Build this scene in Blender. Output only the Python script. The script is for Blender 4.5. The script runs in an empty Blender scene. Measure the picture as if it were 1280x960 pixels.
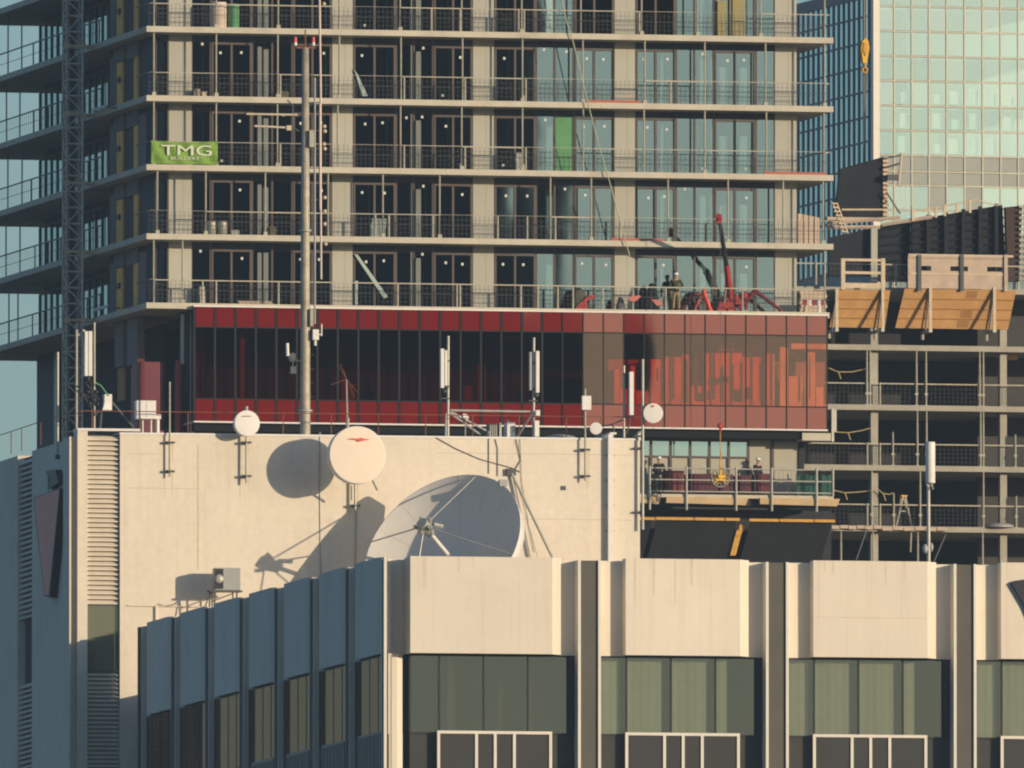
import bpy, bmesh, math, random
from mathutils import Vector, Matrix
random.seed(7)
S = bpy.context.scene
COL = S.collection
R = math.radians
# ---------------------------------------------------------------- camera
F_PX = 34000.0
PITCH = R(3.5)
CAMP = Vector((0, 0, 12.0))
cd = bpy.data.cameras.new('camera'); cam = bpy.data.objects.new('camera', cd); COL.objects.link(cam)
cam.location = CAMP; cam.rotation_euler = (math.pi/2 + PITCH, 0, 0)
cd.sensor_width = 36; cd.lens = F_PX/1280*36; cd.clip_start = 20; cd.clip_end = 20000
S.camera = cam

def ray(px, py):
    a = (px-640)/F_PX; b = -(py-480)/F_PX
    c, s = math.cos(PITCH), math.sin(PITCH)
    return Vector((a, c-b*s, s+b*c))
def at(px, py, Y):
    d = ray(px, py); return CAMP + d*((Y-CAMP.y)/d.y)

class Fr:
    """a building's frame: u along the front, v back into it, w up (world z)"""
    def __init__(s, o, th):
        s.o = Vector((o.x, o.y, 0)); s.th = th
        s.c, s.s = math.cos(th), math.sin(th)
    def loc(s, p):
        d = p-s.o; return Vector((s.c*d.x+s.s*d.y, -s.s*d.x+s.c*d.y, p.z))
    def world(s, u, v, w):
        return Vector((s.o.x+s.c*u-s.s*v, s.o.y+s.s*u+s.c*v, w))
    def q(s, px, py, v):
        o = s.loc(CAMP); d = ray(px, py)
        dv = -s.s*d.x+s.c*d.y; du = s.c*d.x+s.s*d.y
        t = (v-o.y)/dv
        return Vector((o.x+du*t, v, o.z+d.z*t))
    def ql(s, px, py, u):
        o = s.loc(CAMP); d = ray(px, py)
        dv = -s.s*d.x+s.c*d.y; du = s.c*d.x+s.s*d.y
        t = (u-o.x)/du
        return Vector((u, o.y+dv*t, o.z+d.z*t))
    def U(s, px, v, py=400): return s.q(px, py, v).x
    def W(s, px, py, v): return s.q(px, py, v).z
    def V(s, px, u, py=400): return s.ql(px, py, u).y

# ---------------------------------------------------------------- mesh builder
class MB:
    def __init__(s, tf=None, base=(0, 0, 0)):
        s.v = []; s.f = []; s.mi = []; s.mats = []; s.cur = 0; s.tf = tf; s.b = Vector(base); s.sm = []; s.smooth = False; s.pc = []
    def use(s, m):
        if m not in s.mats: s.mats.append(m)
        s.cur = s.mats.index(m); return s
    def add(s, vs, fs):
        n = len(s.v); s.pc.append((n, len(s.f)))
        for p in vs:
            p = Vector(p)
            if s.tf: p = Vector(s.tf(p))
            s.v.append(p - s.b)
        for f in fs:
            s.f.append([n+i for i in f]); s.mi.append(s.cur); s.sm.append(s.smooth)
    def box(s, x0, x1, y0, y1, z0, z1):
        if x1 < x0: x0, x1 = x1, x0
        if y1 < y0: y0, y1 = y1, y0
        if z1 < z0: z0, z1 = z1, z0
        s.add([(x0,y0,z0),(x1,y0,z0),(x1,y1,z0),(x0,y1,z0),(x0,y0,z1),(x1,y0,z1),(x1,y1,z1),(x0,y1,z1)],
              [(0,3,2,1),(4,5,6,7),(0,1,5,4),(1,2,6,5),(2,3,7,6),(3,0,4,7)])
        return s
    def cbox(s, c, d):
        return s.box(c[0]-d[0]/2, c[0]+d[0]/2, c[1]-d[1]/2, c[1]+d[1]/2, c[2]-d[2]/2, c[2]+d[2]/2)
    def quad(s, a, b, c, d): s.add([a, b, c, d], [(0, 1, 2, 3)]); return s
    def prism(s, pts, d):
        """polygon (3d points) pushed along vector d"""
        n = len(pts); d = Vector(d); P = [Vector(p) for p in pts]
        s.add(P+[p+d for p in P], [tuple(range(n)), tuple(range(2*n-1, n-1, -1))]+[(i, i+n, (i+1) % n+n, (i+1) % n) for i in range(n)])
        return s
    def bar(s, p, q, r, r2=None, n=6, caps=True):
        p, q = Vector(p), Vector(q); d = q-p
        if d.length < 1e-6: return s
        r2 = r if r2 is None else r2
        z = d.normalized(); x = z.orthogonal().normalized()
        if abs(z.z) > .99: x = Vector((1, 0, 0))
        y = z.cross(x).normalized(); x = y.cross(z)
        a0 = math.pi/n
        vs = [p+(x*math.cos(a0+2*math.pi*i/n)+y*math.sin(a0+2*math.pi*i/n))*r for i in range(n)]
        vs += [q+(x*math.cos(a0+2*math.pi*i/n)+y*math.sin(a0+2*math.pi*i/n))*r2 for i in range(n)]
        fs = [(i, (i+1) % n, (i+1) % n+n, i+n) for i in range(n)]
        o = s.smooth; s.smooth = n > 6
        s.add(vs, fs)
        s.smooth = o
        if caps: s.add(vs, [tuple(range(n-1, -1, -1)), tuple(range(n, 2*n))])
        return s
    def path(s, pts, r, n=6):
        for a, b in zip(pts, pts[1:]): s.bar(a, b, r, n=n)
        return s
    def lathe(s, prof, c, ax, n=32, closed=False):
        """profile (r, h) turned about ax through c"""
        c = Vector(c); z = Vector(ax).normalized(); x = z.orthogonal().normalized(); y = z.cross(x)
        vs = []
        for r, h in prof:
            for i in range(n):
                a = 2*math.pi*i/n; vs.append(c+z*h+(x*math.cos(a)+y*math.sin(a))*r)
        fs = []
        for j in range(len(prof)-1):
            for i in range(n):
                fs.append((j*n+i, j*n+(i+1) % n, (j+1)*n+(i+1) % n, (j+1)*n+i))
        o = s.smooth; s.smooth = True; s.add(vs, fs); s.smooth = o
        return s
    def ball(s, c, r, n=12, sc=(1, 1, 1)):
        prof = [(max(1e-4, math.sin(math.pi*k/8)), -math.cos(math.pi*k/8)) for k in range(9)]
        m = MB(); m.lathe(prof, (0, 0, 0), (0, 0, 1), n)
        o = s.smooth; s.smooth = True
        s.add([Vector((p.x*sc[0], p.y*sc[1], p.z*sc[2]))*r+Vector(c) for p in m.v], m.f); s.smooth = o
        return s
    def build(s, name, mat=None, parent=None, recalc=True):
        me = bpy.data.meshes.new(name)
        me.from_pydata([tuple(p) for p in s.v], [], s.f)
        mats = s.mats if s.mats else [mat]
        for m in mats: me.materials.append(m)
        if s.mats:
            me.polygons.foreach_set('material_index', s.mi)
        me.polygons.foreach_set('use_smooth', s.sm)
        if recalc:
            bm = bmesh.new(); bm.from_mesh(me); bmesh.ops.recalc_face_normals(bm, faces=bm.faces); bm.to_mesh(me); bm.free()
        me.update()
        o = bpy.data.objects.new(name, me); COL.objects.link(o)
        if parent is not None: o.parent = parent
        return o

def split(m, name, mat, parent):
    """every piece added to the builder becomes a part of its own"""
    ends = m.pc[1:]+[(len(m.v), len(m.f))]
    for (a, fa), (b, fb) in zip(m.pc, ends):
        o = MB(); o.v = m.v[a:b]; o.f = [[i-a for i in f] for f in m.f[fa:fb]]; o.sm = m.sm[fa:fb]; o.build(name, mat, parent)

def tag(o, label=None, cat=None, group=None, kind=None):
    if label: o['label'] = label
    if cat: o['category'] = cat
    if group: o['group'] = group
    if kind: o['kind'] = kind
    return o
def thing(name, label, cat, fr, p=(0, 0, 0), group=None, kind=None):
    o = bpy.data.objects.new(name, None); COL.objects.link(o)
    o.location = fr.world(*p); o.rotation_euler = (0, 0, fr.th); o.empty_display_size = .3
    return tag(o, label, cat, group, kind)
def dup(o, parent):
    c = o.copy(); COL.objects.link(c); c.parent = parent; return c

# ---------------------------------------------------------------- materials
def nodes(name):
    m = bpy.data.materials.new(name); m.use_nodes = True; nt = m.node_tree
    return m, nt, nt.nodes['Principled BSDF'], nt.nodes['Material Output']
def N(nt, t, **kw):
    n = nt.nodes.new(t)
    for k, v in kw.items():
        if k.startswith('i_'):
            key = k[2:]; key = int(key) if key.isdigit() else key.replace('_', ' ')
            n.inputs[key].default_value = v
        else: setattr(n, k, v)
    return n
def M(name, col, rough=.7, metal=0., var=.12, scale=1.5, dirt=None, dirt_amt=.0, streak=0., bump=0., spec=.25, fine=0., obj=0.):
    """principled with two scales of tone variation, optional dirt colour and vertical streaks"""
    m, nt, b, out = nodes(name); L = nt.links.new
    oi = N(nt, 'ShaderNodeObjectInfo')
    b.inputs['Roughness'].default_value = rough; b.inputs['Metallic'].default_value = metal
    b.inputs['Specular IOR Level'].default_value = spec
    tc = N(nt, 'ShaderNodeTexCoord')
    n1 = N(nt, 'ShaderNodeTexNoise', i_Scale=scale, i_Detail=6., i_Roughness=.6); L(tc.outputs['Object'], n1.inputs['Vector'])
    mr = N(nt, 'ShaderNodeMapRange', i_1=.25, i_2=.75, i_3=1-var, i_4=1+var); L(n1.outputs[0], mr.inputs[0])
    mul = N(nt, 'ShaderNodeMix', data_type='RGBA', blend_type='MULTIPLY', i_0=1.); mul.inputs[6].default_value = (*col, 1)
    L(mr.outputs[0], mul.inputs[7]); last = mul.outputs[2]
    if obj:
        ro = N(nt, 'ShaderNodeMapRange', i_1=0., i_2=1., i_3=1-obj, i_4=1+obj); L(oi.outputs['Random'], ro.inputs[0])
        mo = N(nt, 'ShaderNodeMix', data_type='RGBA', blend_type='MULTIPLY', i_0=1.); L(last, mo.inputs[6]); L(ro.outputs[0], mo.inputs[7]); last = mo.outputs[2]
    if fine:
        n3 = N(nt, 'ShaderNodeTexNoise', i_Scale=scale*14, i_Detail=3.); L(tc.outputs['Object'], n3.inputs['Vector'])
        r3 = N(nt, 'ShaderNodeMapRange', i_1=.3, i_2=.7, i_3=1-fine, i_4=1+fine); L(n3.outputs[0], r3.inputs[0])
        m3 = N(nt, 'ShaderNodeMix', data_type='RGBA', blend_type='MULTIPLY', i_0=1.); L(last, m3.inputs[6]); L(r3.outputs[0], m3.inputs[7]); last = m3.outputs[2]
    if streak:
        mp = N(nt, 'ShaderNodeMapping'); mp.inputs['Scale'].default_value = (3., 3., .12); L(tc.outputs['Object'], mp.inputs[0])
        n2 = N(nt, 'ShaderNodeTexNoise', i_Scale=1.3, i_Detail=5., i_Roughness=.65); L(mp.outputs[0], n2.inputs['Vector'])
        r2 = N(nt, 'ShaderNodeMapRange', i_1=.5, i_2=.78, i_3=0., i_4=streak); L(n2.outputs[0], r2.inputs[0])
        mx = N(nt, 'ShaderNodeMix', data_type='RGBA'); L(r2.outputs[0], mx.inputs[0]); L(last, mx.inputs[6])
        d = dirt or tuple(c*.5 for c in col); mx.inputs[7].default_value = (*d, 1); last = mx.outputs[2]
    if dirt_amt:
        n4 = N(nt, 'ShaderNodeTexNoise', i_Scale=scale*.6, i_Detail=8., i_Roughness=.7); L(tc.outputs['Object'], n4.inputs['Vector'])
        r4 = N(nt, 'ShaderNodeMapRange', i_1=.52, i_2=.72, i_3=0., i_4=dirt_amt); L(n4.outputs[0], r4.inputs[0])
        m4 = N(nt, 'ShaderNodeMix', data_type='RGBA'); L(r4.outputs[0], m4.inputs[0]); L(last, m4.inputs[6])
        d = dirt or tuple(c*.5 for c in col); m4.inputs[7].default_value = (*d, 1); last = m4.outputs[2]
    L(last, b.inputs['Base Color'])
    if bump:
        bp = N(nt, 'ShaderNodeBump', i_Strength=bump, i_Distance=.02); L(n1.outputs[0], bp.inputs['Height']); L(bp.outputs[0], b.inputs['Normal'])
    return m
def GL(name, tint, refl, fac, rough=.02, wav=.00015, wscale=.35):
    """window glass: tinted see-through mixed with a mirror of slightly uneven flatness"""
    m, nt, b, out = nodes(name); L = nt.links.new; nt.nodes.remove(b)
    tr = N(nt, 'ShaderNodeBsdfTransparent'); tr.inputs[0].default_value = (*tint, 1)
    gl = N(nt, 'ShaderNodeBsdfGlossy'); gl.inputs[0].default_value = (*refl, 1); gl.inputs['Roughness'].default_value = rough
    tc = N(nt, 'ShaderNodeTexCoord'); n1 = N(nt, 'ShaderNodeTexNoise', i_Scale=wscale, i_Detail=1.); L(tc.outputs['Object'], n1.inputs['Vector'])
    bp = N(nt, 'ShaderNodeBump', i_Strength=1., i_Distance=wav*10); L(n1.outputs[0], bp.inputs['Height']); L(bp.outputs[0], gl.inputs['Normal'])
    mx = N(nt, 'ShaderNodeMixShader', i_0=fac); L(tr.outputs[0], mx.inputs[1]); L(gl.outputs[0], mx.inputs[2]); L(mx.outputs[0], out.inputs[0])
    return m
def SP(name, col, refl, fac, rough=.03, wav=.00015, wscale=.35, var=.06):
    """opaque back-painted glass: coloured base with a mirror sheen"""
    m = M(name, col, rough=.5, var=var, spec=0.); nt = m.node_tree; L = nt.links.new
    b = nt.nodes['Principled BSDF']; out = nt.nodes['Material Output']
    gl = N(nt, 'ShaderNodeBsdfGlossy'); gl.inputs[0].default_value = (*refl, 1); gl.inputs['Roughness'].default_value = rough
    tc = N(nt, 'ShaderNodeTexCoord'); n1 = N(nt, 'ShaderNodeTexNoise', i_Scale=wscale, i_Detail=1.); L(tc.outputs['Object'], n1.inputs['Vector'])
    bp = N(nt, 'ShaderNodeBump', i_Strength=1., i_Distance=wav*10); L(n1.outputs[0], bp.inputs['Height']); L(bp.outputs[0], gl.inputs['Normal'])
    mx = N(nt, 'ShaderNodeMixShader', i_0=fac); L(b.outputs[0], mx.inputs[1]); L(gl.outputs[0], mx.inputs[2]); L(mx.outputs[0], out.inputs[0])
    return m

m_white = M('white_wall_paint', (.72, .645, .525), .85, var=.06, scale=.25, dirt=(.46, .38, .27), dirt_amt=.28, streak=.24, fine=.04)
m_wpanel = M('white_precast', (.735, .665, .55), .85, var=.05, scale=.35, dirt=(.48, .40, .30), dirt_amt=.25, streak=.30, fine=.012, obj=.035)
m_conc = M('slab_concrete', (.52, .48, .385), .9, var=.12, scale=.8, dirt=(.24, .20, .16), dirt_amt=.4, fine=.06)
m_conc2 = M('frame_concrete', (.38, .355, .29), .9, var=.16, scale=.8, dirt=(.2, .17, .13), dirt_amt=.4, fine=.06)
m_soffit = M('soffit_concrete', (.20, .19, .17), .9, var=.15)
m_colm = M('beige_cladding', (.41, .405, .345), .7, var=.05, scale=.7, streak=.12, fine=.01, obj=.05)
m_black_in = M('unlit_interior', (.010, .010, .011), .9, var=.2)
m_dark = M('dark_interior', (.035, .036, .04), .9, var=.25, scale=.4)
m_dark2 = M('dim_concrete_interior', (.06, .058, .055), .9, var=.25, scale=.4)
m_part = M('drywall', (.72, .74, .68), .9, var=.08)
m_frame = M('bronze_frame', (.095, .075, .068), .5, var=.1, metal=.2)
m_blackm = M('black_mullion', (.010, .010, .011), .6, var=.2)
m_black = M('black_metal', (.025, .026, .03), .5, var=.2)
m_galv = M('galvanised_steel', (.42, .41, .36), .5, .35, var=.18, scale=3, dirt=(.3, .26, .18), dirt_amt=.4)
m_post = M('post_steel', (.37, .355, .28), .6, .2, var=.22, scale=4)
m_wire = M('wire', (.07, .07, .066), .6, .2, var=.2)
m_rail = M('rail_timber', (.43, .40, .31), .8, var=.2, scale=2)
m_rust = M('rusty_pipe', (.22, .085, .045), .8, var=.3, scale=3)
m_wpaint = M('white_equipment_paint', (.76, .73, .68), .45, var=.05, scale=2, dirt=(.5, .45, .38), dirt_amt=.25)
m_dishf = M('dish_radome', (.80, .68, .55), .6, var=.03, scale=1)
m_lattice = M('lattice_steel', (.58, .58, .54), .6, .0, var=.15, scale=3)
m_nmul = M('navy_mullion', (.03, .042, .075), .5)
m_grey = M('grey_metal', (.33, .34, .33), .5, .2, var=.12, scale=2)
m_dgrey = M('dark_grey_metal', (.09, .095, .10), .6, .1, var=.2, scale=2)
m_red = M('red_crane_paint', (.36, .038, .034), .4, var=.12, scale=3)
m_red2 = M('red_wrap', (.14, .026, .032), .6, var=.25, scale=2)
m_ply = M('orange_plywood', (.56, .32, .125), .7, var=.16, scale=1.2, streak=.0, fine=.1)
m_ply2 = M('plywood_strip', (.40, .21, .075), .7, var=.16)
m_plyw = M('weathered_plywood', (.50, .40, .31), .85, var=.15, scale=1.5, dirt=(.33, .25, .19), dirt_amt=.4, fine=.08)
m_wood = M('timber', (.58, .48, .34), .8, var=.15, scale=3)
m_yel = M('yellow_board', (.55, .30, .06), .7, var=.2, scale=3)
m_yelp = M('yellow_paint', (.70, .42, .03), .5, var=.15, scale=4)
m_green = M('green_netting', (.022, .085, .058), .8, var=.3, scale=3)
m_ban = M('banner_green', (.17, .30, .045), .7, var=.12, scale=1.2)
m_banw = M('banner_letters', (.62, .66, .52), .7, var=.05)
m_gpane = M('green_film', (.10, .28, .12), .4, var=.15)
m_asph = M('asphalt', (.05, .05, .05), .9, var=.2, scale=.05)
m_roof = M('roof_gravel', (.30, .28, .25), .95, var=.2, scale=1)
m_tarp = M('black_tarp', (.016, .017, .019), .55, var=.3, scale=1.3, bump=.4)
m_form = M('shaded_form_ply', (.020, .022, .027), .7, var=.3, scale=1.2, streak=.25, dirt=(.03, .03, .032), spec=.1)  # form ply blackened: shade over the forms is put into the colour
m_skin = M('skin', (.45, .26, .18), .6, var=.08, scale=8)
m_olive = M('olive_jacket', (.06, .065, .03), .85, var=.25, scale=5)
m_navy = M('dark_jacket', (.022, .025, .028), .85, var=.25, scale=5)
m_khaki = M('khaki_trousers', (.33, .23, .11), .85, var=.2, scale=5)
m_hat = M('white_helmet', (.80, .80, .78), .35, var=.02)
m_boot = M('boots', (.05, .035, .025), .7)
m_curt = M('curtain', (.42, .445, .36), .9, var=.08, scale=2)
m_curt2 = M('grey_curtain', (.43, .425, .375), .9, var=.08, scale=2)
m_spand = M('bronze_spandrel', (.040, .040, .037), .55, var=.12, scale=.6)
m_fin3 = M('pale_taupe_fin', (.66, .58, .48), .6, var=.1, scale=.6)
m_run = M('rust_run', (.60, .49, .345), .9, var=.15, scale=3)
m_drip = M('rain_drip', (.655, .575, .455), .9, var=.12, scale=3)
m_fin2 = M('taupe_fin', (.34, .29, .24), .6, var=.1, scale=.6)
m_clad = M('pale_return', (.17, .185, .17), .5, var=.1, streak=.2)
m_fin = M('bronze_channel', (.098, .092, .076), .6, var=.12, scale=.6)
m_flange = M('white_mullion', (.74, .70, .60), .5, var=.06, scale=2)
m_beige = M('beige_panel', (.40, .38, .31), .7, var=.05)
m_redsign = M('red_sign_face', (.80, .22, .18), .5, var=.1)
m_redmark = M('red_mark', (.75, .12, .10), .6, var=.1)
m_sticker = M('white_sticker', (.62, .66, .64), .6)
m_drum = M('pale_drum', (.66, .54, .46), .6, var=.05)
m_gdrum = M('green_drum', (.10, .30, .13), .5, var=.1)
m_rope = M('yellow_rope', (.40, .33, .15), .9, var=.3, scale=5)
m_lime = M('lime_rope', (.42, .46, .28), .8, var=.2)
m_spgrey = SP('grey_spandrel', (.25, .25, .23), (.8, .8, .75), .15)
m_gfr = M('champagne_mullion', (.46, .43, .33), .5, .3, var=.06)
m_reflb = M('dark_facade', (.012, .022, .034), .8, var=.2, scale=.1)

g_tower = GL('tower_glass', (.46, .60, .62), (.60, .76, .79), .39)
g_left = GL('side_glass', (.35, .42, .46), (.62, .86, .95), .42)
g_off = GL('office_glass', (.60, .63, .555), (.66, .69, .62), .18)
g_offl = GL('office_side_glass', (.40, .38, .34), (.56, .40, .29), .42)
g_red = GL('red_glass', (.95, .22, .10), (.95, .62, .48), .17, wav=.0003, wscale=.3)
s_red = SP('red_spandrel', (.19, .012, .010), (.90, .62, .5), .20, wav=.0003, wscale=.3)
g_mint = GL('mint_glass', (.78, .92, .88), (.80, .97, .94), .50, wav=.0003)
g_mint2 = GL('mint_glass_pale', (.80, .92, .86), (.83, .97, .94), .52, wav=.0003)
g_mint3 = GL('mint_glass_deep', (.72, .88, .84), (.77, .96, .94), .48, wav=.0004)
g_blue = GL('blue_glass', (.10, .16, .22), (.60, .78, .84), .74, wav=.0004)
g_plain = GL('plain_glass', (.45, .55, .55), (.7, .85, .85), .3)

# ---------------------------------------------------------------- light
SUN_EL, SUN_AZ = R(8.9), R(126.0)
sd = Vector((math.sin(SUN_AZ)*math.cos(SUN_EL), math.cos(SUN_AZ)*math.cos(SUN_EL), math.sin(SUN_EL)))
w = bpy.data.worlds.new('World'); S.world = w; w.use_nodes = True
nt = w.node_tree; sk = nt.nodes.new('ShaderNodeTexSky'); sk.sky_type = 'NISHITA'; sk.sun_disc = False
sk.sun_elevation = SUN_EL; sk.sun_rotation = SUN_AZ; sk.air_density = 1.0; sk.dust_density = 1.05; sk.ozone_density = 3.7
bg = nt.nodes['Background']; bg.inputs[1].default_value = .15; nt.links.new(sk.outputs[0], bg.inputs[0])
sl = bpy.data.lights.new('sun', 'SUN'); so = bpy.data.objects.new('sun', sl); COL.objects.link(so)
sl.energy = 4.45; sl.angle = R(.5); sl.color = (1, .80, .56)
so.rotation_euler = sd.to_track_quat('Z', 'Y').to_euler(); so.location = (300, 700, 300)
S.view_settings.view_transform = 'Standard'; S.view_settings.look = 'None'; S.view_settings.gamma = 1; S.view_settings.exposure = 0.0
S.cycles.use_denoising = True
S.cycles.filter_width = 2.1
S.cycles.max_bounces = 10; S.cycles.transparent_max_bounces = 16; S.cycles.glossy_bounces = 4; S.cycles.diffuse_bounces = 3
S.cycles.caustics_reflective = False; S.cycles.caustics_refractive = False
S.cycles.sample_clamp_indirect = 4

g = MB(); g.box(-3000, 3000, -900, 5000, -.5, 0)
tag(g.build('ground', m_asph), kind='structure')

# the air of the place: even, thin haze
HAZE = 6.0e-5
hm = bpy.data.materials.new('haze_air'); hm.use_nodes = True; hn = hm.node_tree; hn.nodes.clear()
ho = hn.nodes.new('ShaderNodeOutputMaterial'); hv = hn.nodes.new('ShaderNodeVolumePrincipled')
hv.inputs['Color'].default_value = (.56, .78, 1.0, 1); hv.inputs['Density'].default_value = HAZE; hv.inputs['Anisotropy'].default_value = 0.
hn.links.new(hv.outputs[0], ho.inputs['Volume'])
g = MB(); g.box(-3050, 3050, -950, 5050, -1.5, 275); tag(g.build('haze', hm), kind='stuff')
S.cycles.volume_bounces = 0; S.cycles.volume_step_rate = 5; S.cycles.volume_max_steps = 64

# frames
FT = Fr(at(183, 378, 1259), R(13.0))
FF = Fr(at(480, 697, 1140), R(11.25))
FR = Fr(at(1036, 430, 1330), R(13.0))
FG = Fr(at(1095, 194, 2200), R(15.8))
V_W = FF.V(165, 0, 785)        # the white building's front stands at the far end of the office block's side
U_W = FF.U(97, V_W, 545)
FW = Fr(FF.world(U_W, V_W, 0), R(11.25))
# ================================================================ OFFICE BLOCK (foreground)
office = thing('office_building', 'white precast office block with dark window bands in the foreground', 'office building', FF)
PX = [722, 956.5, 1191, 1425.5, 1660]
LB = FF.U(956.5, 0)-FF.U(722, 0)                 # bay length
wT = FF.W(513, 695, 0); wB = FF.W(513, 816, 0); wS = FF.W(517, 917, 1.1); wR = wT-.08
dP = .58                                          # how far panels stand proud
p0 = FF.U(722, dP)
def rel(px, v): return FF.U(px, v)-p0
s_fin = (rel(722, 0), rel(750.5, 0)); s_strip = rel(760, dP); s_pan = rel(782, 0); s_pan1 = rel(925, 0)-0; s_ch = rel(936, dP)
FLG = .115
def bay_tf(kind, s0):
    if kind == 'front': return lambda p: (p.x+s0, p.y, p.z)
    return lambda p: (p.y*.34, s0-p.x, p.z)           # side: s runs towards the corner
def make_bay(kind, s0, panel=True, first=False):
    tf = bay_tf(kind, s0)
    a = s_pan; b = s_pan1
    if first: a = FF.U(513, 0)-s0
    gl = g_off if kind == 'front' else g_offl
    # protruding panel, thin parapet shell with splayed cheeks
    t = .22
    prof_o = [(a-.02, dP), (a, 0), (b, 0), (s_ch, dP)]
    prof_i = [(s_ch-.02, dP+t), (b-.08, t), (a+.08, t), (a+.02, dP+t)]
    m = MB(tf); pts = prof_o+prof_i
    m.prism([(x, y, wB) for x, y in pts], (0, 0, wT-wB)); m.build('precast_panel', m_wpanel, office)
    # underside of panel
    m = MB(tf); m.box(a+.15, b-.12, t+.01, dP+.2, wB+.02, wB+.3); m.build('panel_soffit', m_dgrey, office)
    # recess wall between panels
    if not first:
        m = MB(tf); m.box(s_ch-LB-.02, a+.02, dP+.005, dP+.25, wB-.02, wR); m.build('recess_wall', m_wpanel, office)
        f0, f1 = s_fin
        vb = dP
        for k, (x0, x1) in enumerate(((f0, f0+FLG), (f1-FLG, f1))):
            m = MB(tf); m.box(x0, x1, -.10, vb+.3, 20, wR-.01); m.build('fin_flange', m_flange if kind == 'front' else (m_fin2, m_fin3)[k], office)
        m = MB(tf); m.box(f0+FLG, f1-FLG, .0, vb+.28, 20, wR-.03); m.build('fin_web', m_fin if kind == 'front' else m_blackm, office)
    # window band: frame, panes, curtains
    x0, x1 = (s_fin[1] if not first else a+.12), s_fin[0]+LB
    vg = dP+(.15 if kind == 'front' else .06)
    m = MB(tf)
    pw = (x1-x0-.30)/3.55
    xs = [x0, x0+pw*.66, x0+pw*1.66, x0+pw*2.66, x1-.30]
    for x in xs: m.box(x-.035, x+.035, vg-.05, vg+.05, wS+.05, wB-.05)
    m.box(x0, x1, vg-.05, vg+.06, wB-.08, wB+.01); m.box(x0, x1, vg-.06, vg+.06, wS-.05, wS+.05)
    m.box(x1-.27, x1-.005, vg-.12, vg+.08, wS+.04, wB-.03)
    fr = m.build('window', m_black, office)
    for i in range(4):
        m = MB(tf); m.quad((xs[i]+.03, vg, wS+.04), (xs[i+1]-.03, vg, wS+.04), (xs[i+1]-.03, vg, wB-.06), (xs[i]+.03, vg, wB-.06))
        m.build('pane', gl, fr)
    # spandrel under the windows with raised white frames
    m = MB(tf); m.box(x0, x1, vg-.03, vg+.2, 30, wS-.055); m.build('spandrel', m_spand, office)
    m = MB(tf); fa, fb = s_pan+.05, b+.05
    vf = .30
    ft = wS+.10
    if kind == 'front':
        for x in [fa, fa+1.62, fa+2.42, fa+3.24, fb-.12]: m.box(x, x+.12, vf, vf+.10, 30, ft-.12)
        m.box(fa, fb, vf-.01, vf+.10, ft-.12, ft)
    else:
        for x in [fa, fa+.9, fa+1.62, fa+2.42, fa+3.24, fb-.14]: m.box(x, x+.12, vf, vf+.10, 30, ft-.12)
        m.box(fa, fb, vf-.01, vf+.10, ft-.12, ft)
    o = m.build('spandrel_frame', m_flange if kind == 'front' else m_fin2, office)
    m = MB(tf); m.box(fa+.15, fb-.15, vf+.06, vg-.04, 30, ft-.13); m.build('spandrel_panel', m_spand, office)
    return fr, xs, vg, tf
s_first = p0-LB
win = []
def drips(s0, a, b):
    for i in range(4):
        x = s0+a+(b-a)*random.uniform(.04, .97); L_ = random.uniform(.4, 2.2); w_ = random.uniform(.03, .07)
        m = MB(); m.prism([(x-w_, -.005, wT-.002), (x+w_, -.005, wT-.002), (x+w_*.4, -.005, wT-L_), (x-w_*.4, -.005, wT-L_)], (0, .003, 0)); m.build('rain_drip', m_drip, office)
win.append(make_bay('front', s_first, first=True))
PX += [PX[-1]+234.5*(i+1) for i in range(3)]
for px in PX[:7]:
    win.append(make_bay('front', FF.U(px, dP), first=False))
# dark infill inside raised frames (their own plane) is the spandrel; side bays step back from the corner
drips(s_first, FF.U(513, 0)-s_first, s_pan1)
for px in PX[:4]: drips(FF.U(px, dP), s_pan, s_pan1)
for k in range(7):
    make_bay('side', (k+1)*LB+.25)
# corner pier: faceted post
m = MB(); m.prism([(x, y, 20) for x, y in ((.16, .70), (.70, .70), (.98, .95), (1.0, 1.3), (.3, 1.3), (.16, 1.0))], (0, 0, wB-20)); m.build('corner_pier', m_wpanel, office)
for y0 in (.10, .62):
    m = MB(); m.box(.02, .14, y0, y0+.10, 20, wR-.01); m.build('fin_flange', m_flange, office)
m = MB(); m.box(.06, .12, .205, .615, 20, wR-.02); m.build('fin_web', m_fin, office)
m = MB(); a_ = FF.U(513, 0); m.box(.16, a_+.02, 1.32, 1.5, wB-.02, wR-.005); m.prism([(x, y, wB+.003) for x, y in ((.16, 1.0), (.35, .9), (.52, 1.05), (.56, 1.315), (.16, 1.315))], (0, 0, wR-wB-.01)); m.box(a_+.005, a_+.2, .56, 1.4, wB+.003, wT-.02); m.build('corner_recess', m_wpanel, office)
m = MB(); m.box(.44, .455, .685, .699, 20, wB-.02); m.build('pier_joint', m_dgrey, office)
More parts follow.
